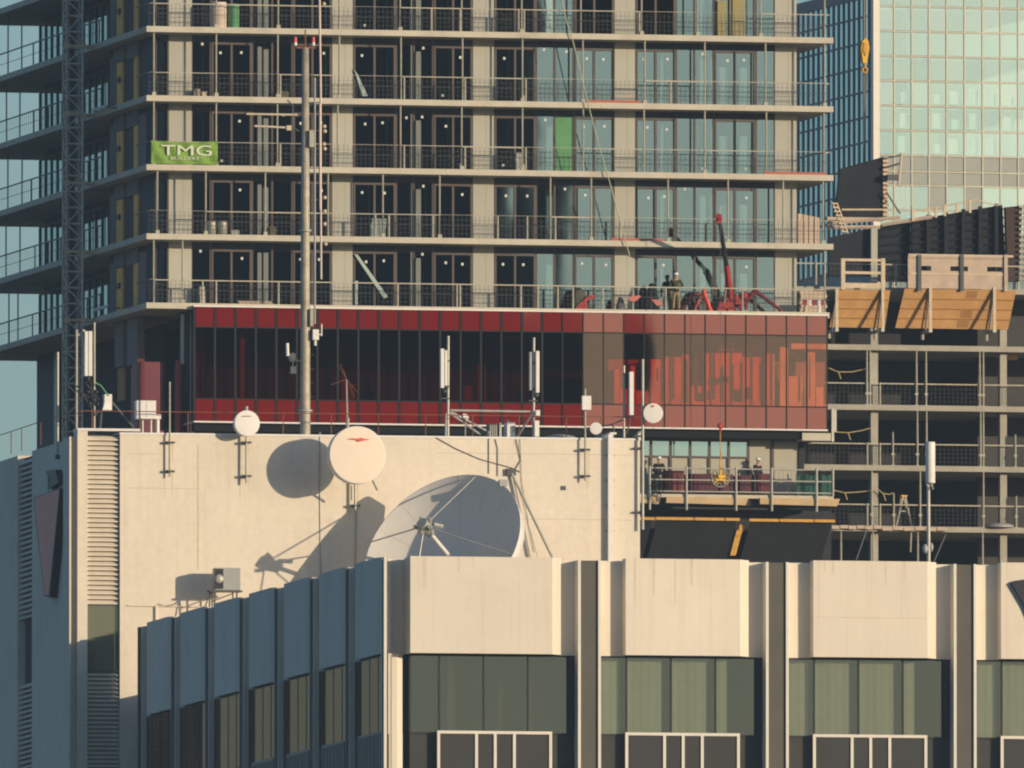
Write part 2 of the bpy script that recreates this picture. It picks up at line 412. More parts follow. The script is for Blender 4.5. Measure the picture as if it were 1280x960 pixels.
# curtains hung behind the front panes
def curtain(wi, i, a, b, mat, wave=.016):
    fr, xs, vg, tf = win[wi]
    x0 = xs[i]+(xs[i+1]-xs[i])*a; x1 = xs[i]+(xs[i+1]-xs[i])*b
    m = MB(tf); n = max(6, int((x1-x0)/.07)); P = []
    ph = random.random()*6
    for k in range(n+1):
        x = x0+(x1-x0)*k/n; P.append((x, vg+.28+wave*math.sin(ph+x*5)+.006*math.sin(x*19)))
    for (xa, ya), (xb, yb) in zip(P, P[1:]):
        m.quad((xa, ya, wS+.0), (xb, yb, wS+.0), (xb, yb, wB-.02), (xa, ya, wB-.02))
    m.build('curtain', mat, fr)
for wi, i, a, b, mt in ((1,0,.02,.80,m_curt),(1,1,.03,.83,m_curt),(1,2,.03,.86,m_curt2),(1,3,.02,.32,m_curt),
                        (2,0,.02,.84,m_curt2),(2,1,.03,.85,m_curt2),(2,2,.03,.85,m_curt2),(2,3,.02,.33,m_curt2),
                        (3,0,.02,.84,m_curt),(3,1,.03,.88,m_curt2),(3,2,.03,.88,m_curt2)):
    curtain(wi, i, a, b, mt)
# rooms behind, roof
m = MB(); m.box(1.35, 90, 4.6, 5.0, 20, wB+1); m.box(1.35, 90, 1.3, 5.0, wS-1.2, wS-.35); m.box(4.6, 5, 5.0, 54, 20, wB+1); m.build('core_wall', m_dark2, office)
m = MB(); m.box(1.25, 90, 1.25, V_W-.3, wB+.9, wB+1.3); m.build('roof', m_roof, office)
for k in range(11):
    m = MB(); xx = 3+k*8.03; m.box(xx, xx+.3, 1.45, 4.55, wS-.3, wB+.85); m.build('room_partition', m_dark2, office)
# small grey rooftop coping lids seen over the parapet
m = MB()
for a, b, y in () and ((985, 998, 693.5),):
    u0, u1 = FF.U(a, 1), FF.U(b, 1); z = FF.W(a, y, 1); m.box(u0, u1, .85, 1.4, wR-.3, z)

m = MB(); p = FF.q(1018, 771.5, -.004); r_ = FF.q(1158, 773.5, -.004); m.box(p.x, r_.x, -.005, -.001, p.z-.012, p.z+.012); m.build('panel_joint', M('faint_joint', (.58, .50, .39), .9), office)
# raised emblem at the right edge of the facade
q = [FF.q(x, y, -.22) for x, y in ((1264.5, 729), (1268, 726), (1282, 724), (1330, 724), (1330, 752), (1310, 790), (1296, 790), (1281, 757))]
b = q[0]
t = thing('wall_emblem', 'dark slanted raised emblem cut off by the right edge of the white parapet', 'sign', FF, tuple(b))
m = MB(base=b); m.prism(q, (0, .22, 0)); m.build('emblem_body', m_black, t)

# ================================================================ WHITE EQUIPMENT BUILDING
white = thing('equipment_building', 'windowless white rooftop block with a louvre strip, carrying antennas and dishes', 'building', FW)
zt = FW.W(200, 543.8, 0); UE = FW.U(800, 0, 600)
uL0, uL1 = FW.U(108, .3, 600), FW.U(148.5, .3, 600)
zl = FW.W(128, 757, .3); zl2 = FW.W(128, 838, .3)
m = MB(); m.box(uL1, UE, 0, 26, 0, zt); m.build('wall', m_white, white)
m = MB(); m.box(uL1-.02, UE+.03, -.04, 26.05, zt-.001+.004, zt+.10); m.build('roof_coping', m_wpaint, white)
# corner: two lit nibs with a notch, as in the photograph
u97, u108 = 0, uL0
m = MB(); m.box(0, u108, 0, 1.0, 0, zt+.15); m.build('corner_pier', m_white, white)
m = MB(); m.box(-.02, uL1+.9, -.05, 1.02, zt+.154, zt+.26); m.build('corner_coping', m_wpaint, white)
m = MB(); m.box(-.33, -.25, .18, .6, 0, zt-.1); m.box(-.25, -.005, .45, .6, 0, zt-.1); m.box(-.33, .3, .605, 1.75, 0, zt-.12); m.build('corner_return', m_white, white)
vS0, vS1 = FW.V(40, -.0, 600), FW.V(22, 0, 600)
m = MB(); m.box(0, 1.0, 1.75, vS0, 0, zt-.1); m.box(0, 1.0, vS1, 60, 0, zt-.1); m.box(.5, 1.0, vS0, vS1, 0, zt-.15); m.build('side_wall', m_white, white)
m = MB(); m.box(1.0, uL1, .95, 26, 0, zt-.3); m.build('roof_mass', m_roof, white)
def louvre(name, pts_fn, n, z0, z1):
    m = MB()
    dz = (z1-z0)/n
    for k in range(n): pts_fn(m, z0+k*dz, dz)
    return m.build(name, m_white if 'x' else m_grey, white)
def lv_front(m, z, dz):
    m.prism([(uL0, .30, z+.02), (uL0, .10, z+.0), (uL0, .10, z+dz*.20), (uL0, .34, z+dz*.95)], (uL1-uL0-.02, 0, 0))
louvre('louvre', lv_front, 35, zl+.06, zt-.05)
louvre('louvre', lv_front, 24, FW.W(128, 970, .3), zl2-.06)
m = MB(); m.box(uL0, uL1, .40, .9, 0, zt); m.build('louvre_back', m_dark2, white)
m = MB(); m.quad((uL0+.02, .2, zl2), (uL1-.02, .2, zl2), (uL1-.02, .2, zl), (uL0+.02, .2, zl)); m.build('window', SP('olive_glass', (.12, .125, .08), (.6, .6, .5), .12), white)
m = MB(); m.box(uL0, uL1, .12, .3, zl2-.07, zl2); m.box(uL0, uL1, .12, .3, zl, zl+.06); m.build('window_frame', m_dgrey, white)
def lv_side(m, z, dz):
    m.prism([(.30, vS0, z+.02), (.06, vS0, z), (.06, vS0, z+dz*.2), (.34, vS0, z+dz*.95)], (0, vS1-vS0, 0))
zs1 = FW.ql(31, 775, .3).z; zs2 = FW.ql(31, 855, .3).z
louvre('louvre', lv_side, 30, zs1, zt-.3)
louvre('louvre', lv_side, 20, zs2-4.5, zs2)
m = MB(); m.box(.36, .49, vS0, vS1, 0, zt-.2); m.build('louvre_back', m_dark2, white)
# joint lines, rust stain strip, pipe with clips, tiny vent
m = MB()
for py, a, b in ((567, 160, 205), (566, 545, 790), (648, 600, 790), (610, 160, 250), (757, 158, 262)):
    p = FW.q(a, py, -.003); r_ = FW.q(b, py+(b-a)*.0115, -.003); m.box(p.x, r_.x, -.004, -.0, p.z-.012, p.z+.012)
split(m, 'panel_joint', M('joint', (.50, .45, .37), .9), white)
m = MB(); p = FW.q(247.5, 556, 0); r_ = FW.q(247.5, 712, 0); m.box(p.x-.03, p.x+.03, -.006, -.001, r_.z, p.z); m.build('rust_stain', M('rust_stain', (.62, .48, .31), .9, var=.2, scale=3), white)
m = MB(); p = FW.q(764, 546, -.35); r_ = FW.q(764, 700, -.35); m.box(p.x-.12, p.x+.10, -.30, -.10, r_.z-1, p.z+.12)
m.box(p.x-.05, p.x+.25, -.30, .5, p.z+.12, p.z+.2)
dp = m.build('downpipe', m_wpaint, white)
m = MB()
for py in (569, 600, 631, 663):
    z = FW.W(764, py, -.2); m.box(p.x-.2, p.x+.2, -.09, -.003, z-.04, z+.04)
m.build('clip', m_galv, dp)
m = MB(); c = FW.q(704.5, 610, -.03); m.box(c.x-.1, c.x+.1, -.05, 0, c.z-.09, c.z+.09); m.build('wall_vent', m_dgrey, white)
# cables running down the wall
def cable(pts, v, r=.018, mat=None):
    m = MB(); P = [FW.q(x, y, v) for x, y in pts]; m.path(P, r, 5); return m.build('wall_cable', mat or m_dgrey, white)
cable([(545, 547), (570, 561), (600, 574), (640, 585), (650, 590)], -.04)
cable([(400, 540), (400, 620), (401, 730)], -.03, .02, m_grey)
cable([(445, 607), (445, 690), (444, 720)], -.03, .02, m_grey)
cable([(440, 607), (440, 625)], -.03, .02, m_grey)
cable([(611, 548), (611, 592)], -.04)
cable([(619, 549), (622, 560), (622, 595)], -.04)
cable([(645, 549), (651, 575), (642, 590)], -.05); cable([(650, 549), (652, 600), (658, 640), (668, 690)], -.05, .012)

# rusty roof rail round the edge
def roofrail(name, label, pts, posts, fr, hh):
    t = thing(name, label, 'railing', fr, tuple(pts[0]))
    b = Vector(pts[0])
    m = MB(base=b); m.path(pts, .022, 6); m.build('top_rail', m_rust, t)
    for p in posts:
        m = MB(base=b); m.bar(Vector(p)-Vector((0, 0, hh)), p, .024); m.build('post', m_rust, t)
    return t
vr = .55
pts = [FW.q(x, 513.5+(x-100)*.0115, vr) for x in (98, 250, 400, 550, 700, 800)]
roofrail('roof_railing', 'low rusty pipe railing along the front roof edge of the white block', pts,
         [FW.q(x, 513.5+(x-100)*.0115, vr) for x in (115, 175, 235, 354, 414, 473, 532, 591, 649, 708, 751)], FW, 1.08)
pts = [FW.ql(x, y, .5) for x, y in ((98, 514), (60, 524), (12, 540), (0, 544))]
roofrail('roof_railing', 'rusty pipe railing turning back along the shaded left roof edge of the white block', pts,
         [FW.ql(x, y, .5) for x, y in ((72, 521), (51, 528), (27, 536), (14, 540))], FW, 1.0)

# triangular sign on the shaded side
def signpt(x, y, u=-.36): return FW.ql(x, y, u)
q = [signpt(x, y) for x, y in ((41.5, 622), (75, 610), (62, 747), (55, 745))]
b = Vector((0, q[3].y, q[3].z))
t = thing('triangle_sign', 'tall inverted triangular red sign with black edges on the shaded left wall', 'sign', FW, tuple(b))
m = MB(base=b); m.prism(q, (.33, 0, 0)); m.build('sign_box', m_black, t)
m = MB(base=b); qq = [Vector((-.372, p.y, p.z)) for p in (signpt(43, 623), signpt(74.5, 611.5), signpt(61, 744), signpt(56, 743))]; m.prism(qq, (.008, 0, 0)); m.build('sign_face', m_redsign, t)
q = [signpt(x, y, -.3) for x, y in ((57, 589), (69, 587), (73, 603), (61, 611))]
b = Vector(q[3])
t = thing('sign_lamp', 'small black box lamp mounted on the wall just above the triangular sign', 'lamp', FW, (0, b.y, b.z))
m = MB(base=(0, b.y, b.z)); m.prism(q, (.3, 0, 0)); m.build('lamp_housing', m_black, t)
m = MB(base=(0, b.y, b.z)); q2 = [signpt(x, y, -.34) for x, y in ((55, 596), (60, 594), (60, 622), (56, 626))]; m.prism(q2, (.04, 0, 0)); m.build('lamp_bracket', m_grey, t)

# ---------------------------------------------------------------- things on the white block
def rb(fr, px, py, v): return fr.q(px, py, v)
def wall_mount(px, y0, y1, yb, label, name='antenna_pole', v=-.28, r=.045, cat='pole', mat=None):
    """pole held off the wall by two cross brackets"""
    b = FW.q(px, y1, v)
    t = thing(name, label, cat, FW, tuple(b))
    m = MB(base=b); a = FW.q(px, y0, v); m.bar(b, (b.x, b.y, a.z), r, n=8); m.build('pole', mat or m_galv, t)
    for yy in yb:
        z = FW.W(px, yy, v); m = MB(base=b)
        m.box(b.x-.24, b.x+.24, v+.03, v+.09, z-.05, z+.05); m.box(b.x-.06, b.x+.06, v+.09, .0, z-.06, z+.06)
        m.box(b.x-.09, b.x+.09, v-.08, v+.03, z-.03, z+.03)
        m.build('wall_bracket', m_dgrey, t)
        for s_ in (-.2, .17):
            L_ = random.uniform(.35, 1.3); m = MB(base=b); u_ = b.x+s_+random.uniform(-.03, .03); m.prism([(u_-.025, -.005, z-.05), (u_+.025, -.005, z-.05), (u_+.008, -.005, z-.05-L_), (u_-.008, -.005, z-.05-L_)], (0, .003, 0)); m.build('rust_run', m_run, t)
    return t, b
def drum_dish(px, py, rad, v, axis, depth, label, name='drum_dish', mark=None, back=True, poleu=None):
    c = FW.q(px, py, v); ax = Vector(axis).normalized()
    t = thing(name, label, 'antenna dish', FW, tuple(c))
    m = MB(base=c); m.use(m_dishf if rad > .6 else m_wpaint)
    # domed radome face then drum shroud then bowl back
    m.lathe([(.001, .03*rad), (rad*.6, .022*rad), (rad*.98, 0)], c, ax, 48)
    m.build('radome', None, t)
    m = MB(base=c); m.lathe([(rad*.975, -.004), (rad, -.004), (rad*1.0, -depth), (rad*.985, -depth-.02)], c, ax, 48); m.build('shroud', m_wpaint, t)
    m = MB(base=c); m.lathe([(rad*.985, -depth-.01), (rad*.75, -depth-.18*rad), (rad*.35, -depth-.36*rad), (.001, -depth-.42*rad)], c, ax, 48); m.build('reflector_back', m_wpaint, t)
    e = c-ax*(depth+.42*rad)
    m = MB(base=c); pu = poleu if poleu is not None else e.x+.1
    m.bar(c-ax*(depth+.3*rad), (pu, e.y+.1, e.z), .07, n=8); m.build('mount', m_dgrey, t)
    return t, c
axf = (math.sin(R(4)), -math.cos(R(4)), .0)
k = 28.35
big, c = drum_dish(447, 568.5, 36/k, -2.5, (.04, -1, .04), .55, 'large round drum dish with a red zigzag mark, cream front, on the white wall', 'microwave_dish', poleu=FW.U(441, -.3))
z = [(431, 550), (444, 551), (441, 547), (456, 550), (464, 549), (451, 552), (454, 555), (440, 551.5)]
zz = [(440.5, 547.6), (449, 548.6), (451, 547), (456, 548.5), (464, 548.8), (457, 550.4), (450, 552), (446, 551), (447, 550), (434, 548.6)]
m = MB(base=c); q = [FW.q(x, y, c.y-.075) for x, y in zz]; m.prism(q, (0, .06, 0)); m.build('zigzag_mark', m_redmark, big)
m = MB(base=c); p = FW.q(466, 601, c.y+.1); m.bar(p, p+Vector((.25, .3, -.38)), .05, n=8); m.build('feed_stub', m_grey, big)
t, b = wall_mount(444, 596, 640, (600, 632), 'grey pipe mast clamped to the wall behind the large drum dish', v=-.3, r=.055)
t, b = wall_mount(308, 512, 604, (553, 595), 'steel pole clamped to the white wall under the small white dish', v=-.3, r=.05)
m = MB(base=b); m.bar((b.x, b.y, FW.W(308, 515, -.3)), (b.x, b.y, FW.W(308, 508, -.3)), .08, n=8); m.build('pole_cap', m_grey, t)
sm, c = drum_dish(309, 529, 16.2/k, -.85, (.06, -1, .05), .30, 'white radio dish with a thin grey line, left of the tall mast base', 'microwave_dish', poleu=FW.U(308, -.3))
m = MB(base=c); q = FW.q(309, 520, c.y-.05); m.box(q.x-.18, q.x+.2, q.y-.05, q.y+.0, q.z-.012, q.z+.012); m.build('dish_mark', m_grey, sm)
wall_mount(212, 477, 596, (553, 589), 'thin bare whip pole bracketed to the wall right of the louvre strip', v=-.22, r=.042, mat=m_post)
m_, b_ = wall_mount(207, 545, 597, (), 'short second pipe beside the thin bare whip pole', v=-.1, r=.03) if False else (None, None)
t, b = wall_mount(731.5, 486, 601, (562, 595), 'rusty steel pole carrying a white radio box above the wall bracket', v=-.28, r=.045, mat=m_post)
p0_, p1_ = FW.q(727, 495, -.36), FW.q(738, 512.5, -.36)
m = MB(base=b); m.box(p0_.x, p1_.x, -.55, -.34, p1_.z, p0_.z); m.build('radio_box', m_wpaint, t)
m = MB(base=b); z = FW.W(731, 535, -.28); m.bar((b.x-.1, -.28, z), (b.x+.3, -.28, z), .03); m.build('side_arm', m_galv, t)
drum_dish(745, 535.5, 7.6/k, -.5, (-.12, -1, .0), .10, 'smallest round white dish beside the rusty pole with a radio box', 'microwave_dish', poleu=FW.U(733, -.28))
b = FW.q(803.5, 662, -.28)
t = thing('antenna_pole', 'long grey pole at the right end of the white wall holding a cream dish', 'pole', FW, tuple(b))
m = MB(base=b); m.bar(b, (b.x, b.y, FW.W(803, 449, -.28)), .06, n=8); m.build('pole', m_galv, t)
m = MB(base=b)
for yy in (545, 560, 640): z = FW.W(803, yy, -.28); m.box(b.x-.35, b.x+.1, -.2, .0, z-.04, z+.04)
m.build('wall_bracket', m_dgrey, t)
mid, c = drum_dish(816.5, 516.5, 12.4/k, -.7, (-.1, -1, 0), .12, 'medium cream dish with a tiny red mark on the long pole at the wall end', 'microwave_dish', poleu=FW.U(803, -.28))
m = MB(base=c); q = FW.q(816.5, 507.5, c.y-.05); m.box(q.x-.045, q.x+.045, q.y-.01, q.y+.03, q.z-.04, q.z+.04); m.build('red_mark', m_redmark, mid)
# bent white standpipe at the roof end
b = FW.q(798.5, 548, .3)
t = thing('vent_pipe', 'short bent white vent pipe at the right roof end of the white block', 'pipe', FW, tuple(b))
m = MB(base=b); m.bar(b, b+Vector((0, 0, .22)), .09, n=8); m.bar(b+Vector((0, 0, .22)), b+Vector((.18, -.1, .3)), .09, n=8); m.build('pipe', m_wpaint, t)

# ---- tall steel mast
vm = 2.2
b = FW.q(381.5, 548, vm)
mast = thing('antenna_mast', 'tall cylindrical steel mast standing on the white roof, taller than anything beside it', 'mast', FW, tuple(b))
H = FW.W(379, 60, vm); z1 = FW.W(381, 512, vm); z2 = FW.W(381, 287, vm)
m = MB(base=b); m.lathe([(.23, b.z), (.225, z1), (.20, z2), (.155, H), (.001, H)], (b.x, b.y, 0), (0, 0, 1), 20); m.build('pole', M('mast_steel', (.40, .36, .27), .6, .25, var=.3, scale=2.2, dirt=(.22, .17, .1), dirt_amt=.6), mast)
m = MB(base=b)
for z, r_ in ((z1, .32), (z2, .28), (FW.W(380, 200, vm), .19)): m.lathe([(.01, z-.1), (r_, z-.1), (r_, z+.0), (.01, z)], (b.x, b.y, 0), (0, 0, 1), 16)
m.build('flange_collar', m_galv, mast)
m = MB(base=b); zz_ = b.z+.6
while zz_ < H-1: m.bar((b.x+.1, b.y-.1, zz_), (b.x+.36, b.y-.1, zz_), .018); zz_ += .62
m.build('climbing_peg', m_dgrey, mast)
m = MB(base=b); m.bar((b.x, b.y, H), (b.x, b.y, FW.W(379, 37, vm)), .035); m.box(b.x-.42, b.x+.46, b.y-.04, b.y+.04, H-.02, H+.06); m.build('top_crossarm', m_rust, mast)
for px in (369, 391.5):
    u = FW.U(px, vm); m = MB(base=b); m.use(m_redmark); zb = FW.W(px, 57, vm); m.bar((u, b.y, zb+.15), (u, b.y, zb+.38), .075, .06, n=8); m.use(m_wpaint); m.bar((u, b.y, zb), (u, b.y, zb+.15), .07, n=8); m.build('beacon', None, mast)
def mp(px, py, v=None): return FW.q(px, py, vm if v is None else v)
m = MB(base=b); m.path([mp(374, 164), mp(366, 160), mp(366, 132), mp(359, 125)], .035); m.bar(mp(366, 145), mp(378, 145), .03); m.build('antenna_bracket', m_dgrey, mast)
m = MB(base=b); m.bar(mp(308, 142.5), mp(372, 143.5), .05, n=8); m.build('boom_antenna', m_wood, mast)
m = MB(base=b); m.bar(mp(318, 157.5), mp(358, 159.5), .05, n=8); m.box(mp(358, 159).x, mp(364, 159).x, b.y-.1, b.y+.1, mp(360, 163).z, mp(360, 157).z); m.build('boom_antenna', m_wood, mast)
m = MB(base=b); m.bar(mp(393.5, 97, vm-.1), mp(393.5, 405, vm-.1), .045, n=6); m.build('cable_bundle', m_grey, mast)
m = MB(base=b); m.bar(mp(399, -30, vm-.1), mp(401, 130, vm-.1), .05, n=8); m.bar(mp(400.2, 130, vm-.1), mp(400.5, 262, vm-.1), .062, n=8); m.bar(mp(401, 262, vm-.1), mp(401.5, 349, vm-.1), .045, n=8); m.build('whip_antenna', m_drum, mast)
m = MB(base=b)
for y in (128, 186, 163, 313, 250, 210): m.bar(mp(382, y, vm-.1), mp(403, y, vm-.1), .025)
split(m, 'stand_off', m_dgrey, mast)
m = MB(base=b)
for x, y in ((405, 5), (405.5, 158), (406, 164), (405, 180), (406, 186), (406, 247), (406, 264), (406, 280), (407, 305)): p = mp(x, y, vm-.1); m.ball(p, .09, 8)
m.build('insulator', m_wood, mast)
m = MB(base=b); p, q = mp(386, 163, vm-.2), mp(392, 184, vm-.2); m.box(p.x, q.x, p.y-.15, p.y+.1, q.z, p.z); p, q = mp(387, 386, vm-.2), mp(391, 408, vm-.2); m.box(p.x, q.x, p.y-.15, p.y+.1, q.z, p.z); split(m, 'junction_box', m_post, mast)
m = MB(base=b); p, q = mp(390.5, 412, vm-.25), mp(398, 425, vm-.25); m.box(p.x, q.x, p.y-.15, p.y+.1, q.z, p.z); m.bar(mp(394, 425, vm-.25), mp(394, 432, vm-.25), .06); m.bar(mp(402, 405, vm-.2), mp(402, 420, vm-.2), .03); m.bar(mp(398, 418, vm-.2), mp(402, 418, vm-.2), .025); m.build('radio_box', m_wpaint, mast)
m = MB(base=b); m.bar(mp(359, 429, vm-.2), mp(359.5, 445, vm-.2), .075, n=8); m.build('pot_antenna', m_wpaint, mast)
m = MB(base=b); m.bar(mp(360, 448, vm-.1), mp(378, 452, vm-.1), .03); p, q = mp(362, 442), mp(369, 452); m.box(p.x, q.x, b.y-.1, b.y+.1, q.z, p.z); p, q = mp(363, 458), mp(370, 467); m.box(p.x, q.x, b.y-.1, b.y+.1, q.z, p.z); m.bar(mp(366, 440), mp(366, 468), .03); m.build('side_bracket', m_dgrey, mast)

# ---- sector antenna frames
def fpt(px, py, v=1.2): return FW.q(px, py, v)
b = fpt(560, 547)
t = thing('sector_antenna', 'pair of slim panel antennas on the left post of the braced roof frame', 'antenna', FW, tuple(b))
m = MB(base=b); m.bar(b, fpt(560.3, 420), .062, n=8); m.build('pole', m_galv, t)
m = MB(base=b); m.bar(fpt(557, 547, 1.1), fpt(557.5, 517, 1.1), .05, n=8); m.build('lower_pole', m_grey, t)
for x0, x1, y0, y1 in ((550.5, 554.5, 436, 485), (555.5, 558.5, 438, 482)):
    m = MB(base=b); p, q = fpt(x0, y0, 1.0), fpt(x1, y1, 1.0); m.box(p.x, q.x, .85, 1.08, q.z, p.z); m.build('antenna_panel', m_wpaint, t)
m = MB(base=b); [m.bar(fpt(552, y, 1.05), fpt(562, y, 1.12), .035) for y in (451, 483, 498)]; m.ball(fpt(556, 489, 1.05), .09, 8); m.build('clamp', m_dgrey, t)
b = fpt(667, 547)
t = thing('sector_antenna', 'tall panel antenna with side pipe on the right post of the braced roof frame', 'antenna', FW, tuple(b))
m = MB(base=b); m.bar(b, fpt(667.3, 422), .062, n=8); m.build('pole', m_galv, t)
for x0, x1, y0, y1, mt in ((669.5, 673.5, 439, 491, m_wpaint), (661.5, 664, 440, 488, m_grey)):
    m = MB(base=b); p, q = fpt(x0, y0, 1.0), fpt(x1, y1, 1.0); m.box(p.x, q.x, .85, 1.08, q.z, p.z); m.build('antenna_panel', mt, t)
m = MB(base=b); p, q = fpt(669, 513, 1.0), fpt(674, 521, 1.0); m.box(p.x, q.x, .8, 1.0, q.z, p.z); p, q = fpt(667.5, 526, 1.0), fpt(673, 546, 1.0); m.box(p.x, q.x, .8, 1.05, q.z, p.z); m.build('radio_box', m_wpaint, t)
m = MB(base=b); [m.bar(fpt(661, y, 1.05), fpt(672, y, 1.1), .035) for y in (454, 487, 501)]; m.ball(fpt(671, 494, 1.05), .1, 8); m.build('clamp', m_dgrey, t)
b = fpt(610, 547)
t = thing('antenna_gantry', 'horizontal pipe with sloping braces linking the two antenna posts', 'frame', FW, tuple(b))
m = MB(base=b); m.bar(fpt(563, 513, 1.3), fpt(664, 514.5, 1.3), .055, n=8); m.build('crossbar', m_galv, t)
for p, q in (((562, 514), (611, 540)), ((562, 516), (600, 543)), ((666, 516), (646, 547)), ((611, 540), (611, 547))):
    m = MB(base=b); m.bar(fpt(*p, 1.35), fpt(*q, 2.2), .05, n=6); m.build('brace', m_grey, t)
b = fpt(617, 547, 2.0)
t = thing('roof_unit', 'greenish grey louvred roof unit between the braced antenna posts', 'roof unit', FW, tuple(b))
p, q = fpt(611, 530, 2.0), fpt(626, 547, 2.0)
m = MB(base=b); m.box(p.x, q.x-.1, 2.0, 2.6, q.z, p.z); m.build('casing', m_dgrey, t)
m = MB(base=b); [m.box(p.x+.05+i*.09, p.x+.09+i*.09, 1.96, 1.995, q.z, p.z) for i in range(4)]; m.box(q.x-.08, q.x+.02, 1.9, 2.1, q.z, p.z+.05); m.build('slat', m_galv, t)
b = fpt(638, 547, 2.0)
t = thing('roof_unit', 'plain white cabinet on the roof right of the louvred unit', 'roof unit', FW, tuple(b))
p, q = fpt(633, 528.5, 2.0), fpt(643, 546, 2.0)
m = MB(base=b); m.box(p.x, q.x, 1.8, 2.6, q.z-.1, p.z); m.build('casing', m_wpaint, t)
m = MB(base=b); m.box(q.x-.12, q.x-.02, 1.76, 1.8, q.z+.2, p.z-.15); m.bar((p.x+.1, 2.2, p.z), (p.x+.1, 2.2, p.z+.15), .06, n=8); m.build('cap', m_galv, t)
b = fpt(583, 547, 1.6)
t = thing('radio_dish', 'tiny tilted white dish under the horizontal antenna crossbar', 'antenna dish', FW, tuple(b))
c = fpt(582, 521, 1.6); m = MB(base=b); m.lathe([(.001, -.05), (.12, -.02), (.16, .03)], c, (.35, -.75, .5), 16); m.build('reflector', m_wpaint, t)
m = MB(base=b); m.bar(c, (c.x, c.y+.1, b.z), .03); m.build('stem', m_grey, t)
# slim panel antenna on the right
b = fpt(780, 547)
t = thing('sector_antenna', 'single white panel antenna beside a bare grey post near the right roof corner', 'antenna', FW, tuple(b))
m = MB(base=b); m.bar(b, fpt(780, 457), .055, n=8); m.build('pole', m_galv, t)
m = MB(base=b); p, q = fpt(786, 465, 1.0), fpt(791, 519, 1.0); m.box(p.x, q.x, .8, 1.05, q.z, p.z); m.build('antenna_panel', m_wpaint, t)
m = MB(base=b); m.bar(fpt(779, 467), fpt(788, 470, 1.05), .05); m.bar(fpt(779, 521), fpt(788, 523, 1.05), .05); m.path([fpt(788, 520), fpt(787, 530), fpt(783, 541), fpt(781, 544)], .035); m.build('clamp', m_dgrey, t)
b = fpt(768, 547, 1.4)
t = thing('pipe_rod', 'thin dark sloping pipe by the bare grey post on the right of the roof', 'pipe', FW, tuple(b))
m = MB(base=b); m.path([fpt(746, 535, 1.4), fpt(766, 530, 1.4), fpt(780, 524, 1.4)], .03); m.bar(fpt(766, 530, 1.4), b, .035); m.build('pipe', m_dgrey, t)
# grey roof hoods
for px, py0, wd, lab in ((700, 545, 22, 'low bluish vent hood lying on the roof left of the radio box pole'), (756, 545, 14, 'small low vent hood on the roof beside the downpipe top')):
    b = fpt(px, 549, 1.8); t = thing('vent_hood', lab, 'vent', FW, tuple(b))
    m = MB(base=b); r_ = wd/k; m.lathe([(r_, 0), (r_*.85, .12), (r_*.4, .2), (.001, .22)], b, (0, 0, 1), 20); m.build('hood', m_grey, t)
    m = MB(base=b); m.lathe([(r_*.9, -.15), (r_*.9, -.002)], b, (0, 0, 1), 20); m.build('curb', m_dgrey, t)
# thin stick with a fan-shaped head
b = fpt(434.5, 547)
t = thing('whip_antenna', 'slender stick antenna with a frayed fan head above the large drum dish', 'antenna', FW, tuple(b))
m = MB(base=b); m.bar(b, fpt(433, 474), .05, .03, n=6); m.bar(b, fpt(434.5, 522), .08, n=6); m.build('stick', m_post, t)
m = MB(base=b)
hd = fpt(433, 474)
for x, y in ((421, 456), (423, 459), (425, 455), (427, 460), (429, 462), (414, 481), (446, 490), (443, 497), (422, 478)):
    m.bar(hd, fpt(x, y), .014, n=4)
m.build('fan_rod', m_rust, t)
# cabinet on legs and bent pipe
b = fpt(181, 545, 1.3)
t = thing('roof_cabinet', 'white equipment cabinet on two legs near the left roof corner', 'cabinet', FW, tuple(b))
p, q = fpt(169.5, 501, 1.3), fpt(193.5, 524, 1.3)
m = MB(base=b); m.box(p.x, q.x, 1.0, 1.6, q.z, p.z); m.build('cabinet_body', m_wpaint, t)
m = MB(base=b); m.box((p.x+q.x)/2-.006, (p.x+q.x)/2+.006, .992, .998, q.z+.03, p.z-.03); m.build('door_seam', m_grey, t)
for x in (178, 188.5):
    u = fpt(x, 530, 1.3).x; m = MB(base=b); m.bar((u, 1.3, b.z-.1), (u, 1.3, q.z), .06, n=8); m.build('leg', m_galv, t)
b = fpt(197, 545, 1.3)
t = thing('vent_pipe', 'pale hooked vent pipe right of the equipment cabinet on legs', 'pipe', FW, tuple(b))
m = MB(base=b); m.bar((b.x, 1.3, b.z-.1), fpt(197, 522, 1.3), .085, n=8); p = fpt(195, 524, 1.3); m.box(p.x-.12, p.x+.2, 1.15, 1.45, p.z, p.z+.2); m.build('pipe', m_wpaint, t)
# left cluster
b = fpt(115, 545, 1.0)
t = thing('sector_antenna', 'bright white panel antenna on a tall pole at the left roof corner', 'antenna', FW, tuple(b))
m = MB(base=b); m.bar((b.x+.1, 1.0, b.z), (b.x+.1, 1.0, fpt(118, 403, 1.0).z), .055, n=8); m.build('pole', m_post, t)
m = MB(base=b); p, q = fpt(106, 414, .8), fpt(115, 470, .8); m.box(p.x, p.x+.17, .75, 1.15, q.z, p.z); m.box(p.x+.17, q.x, .72, .9, q.z, p.z); m.build('antenna_panel', m_wpaint, t)
m = MB(base=b)
for x, y, r_ in ((110, 473, .12), (117, 500, .15), (112, 505, .13), (114, 512, .1), (120, 490, .1), (110, 490, .11), (122, 505, .09)): m.ball(fpt(x, y, .9), r_, 8)
for p, q in (((95, 484), (112, 476)), ((97, 488), (112, 497)), ((108, 480), (124, 500)), ((112, 470), (118, 520)), ((104, 492), (116, 516))): m.bar(fpt(*p, .9), fpt(*q, .9), .035)
m.build('mount_clutter', m_black, t)
b = fpt(95.5, 545, 1.0)
t = thing('antenna_pole', 'plain yellowish steel pole at the far left corner of the roof', 'pole', FW, tuple(b))
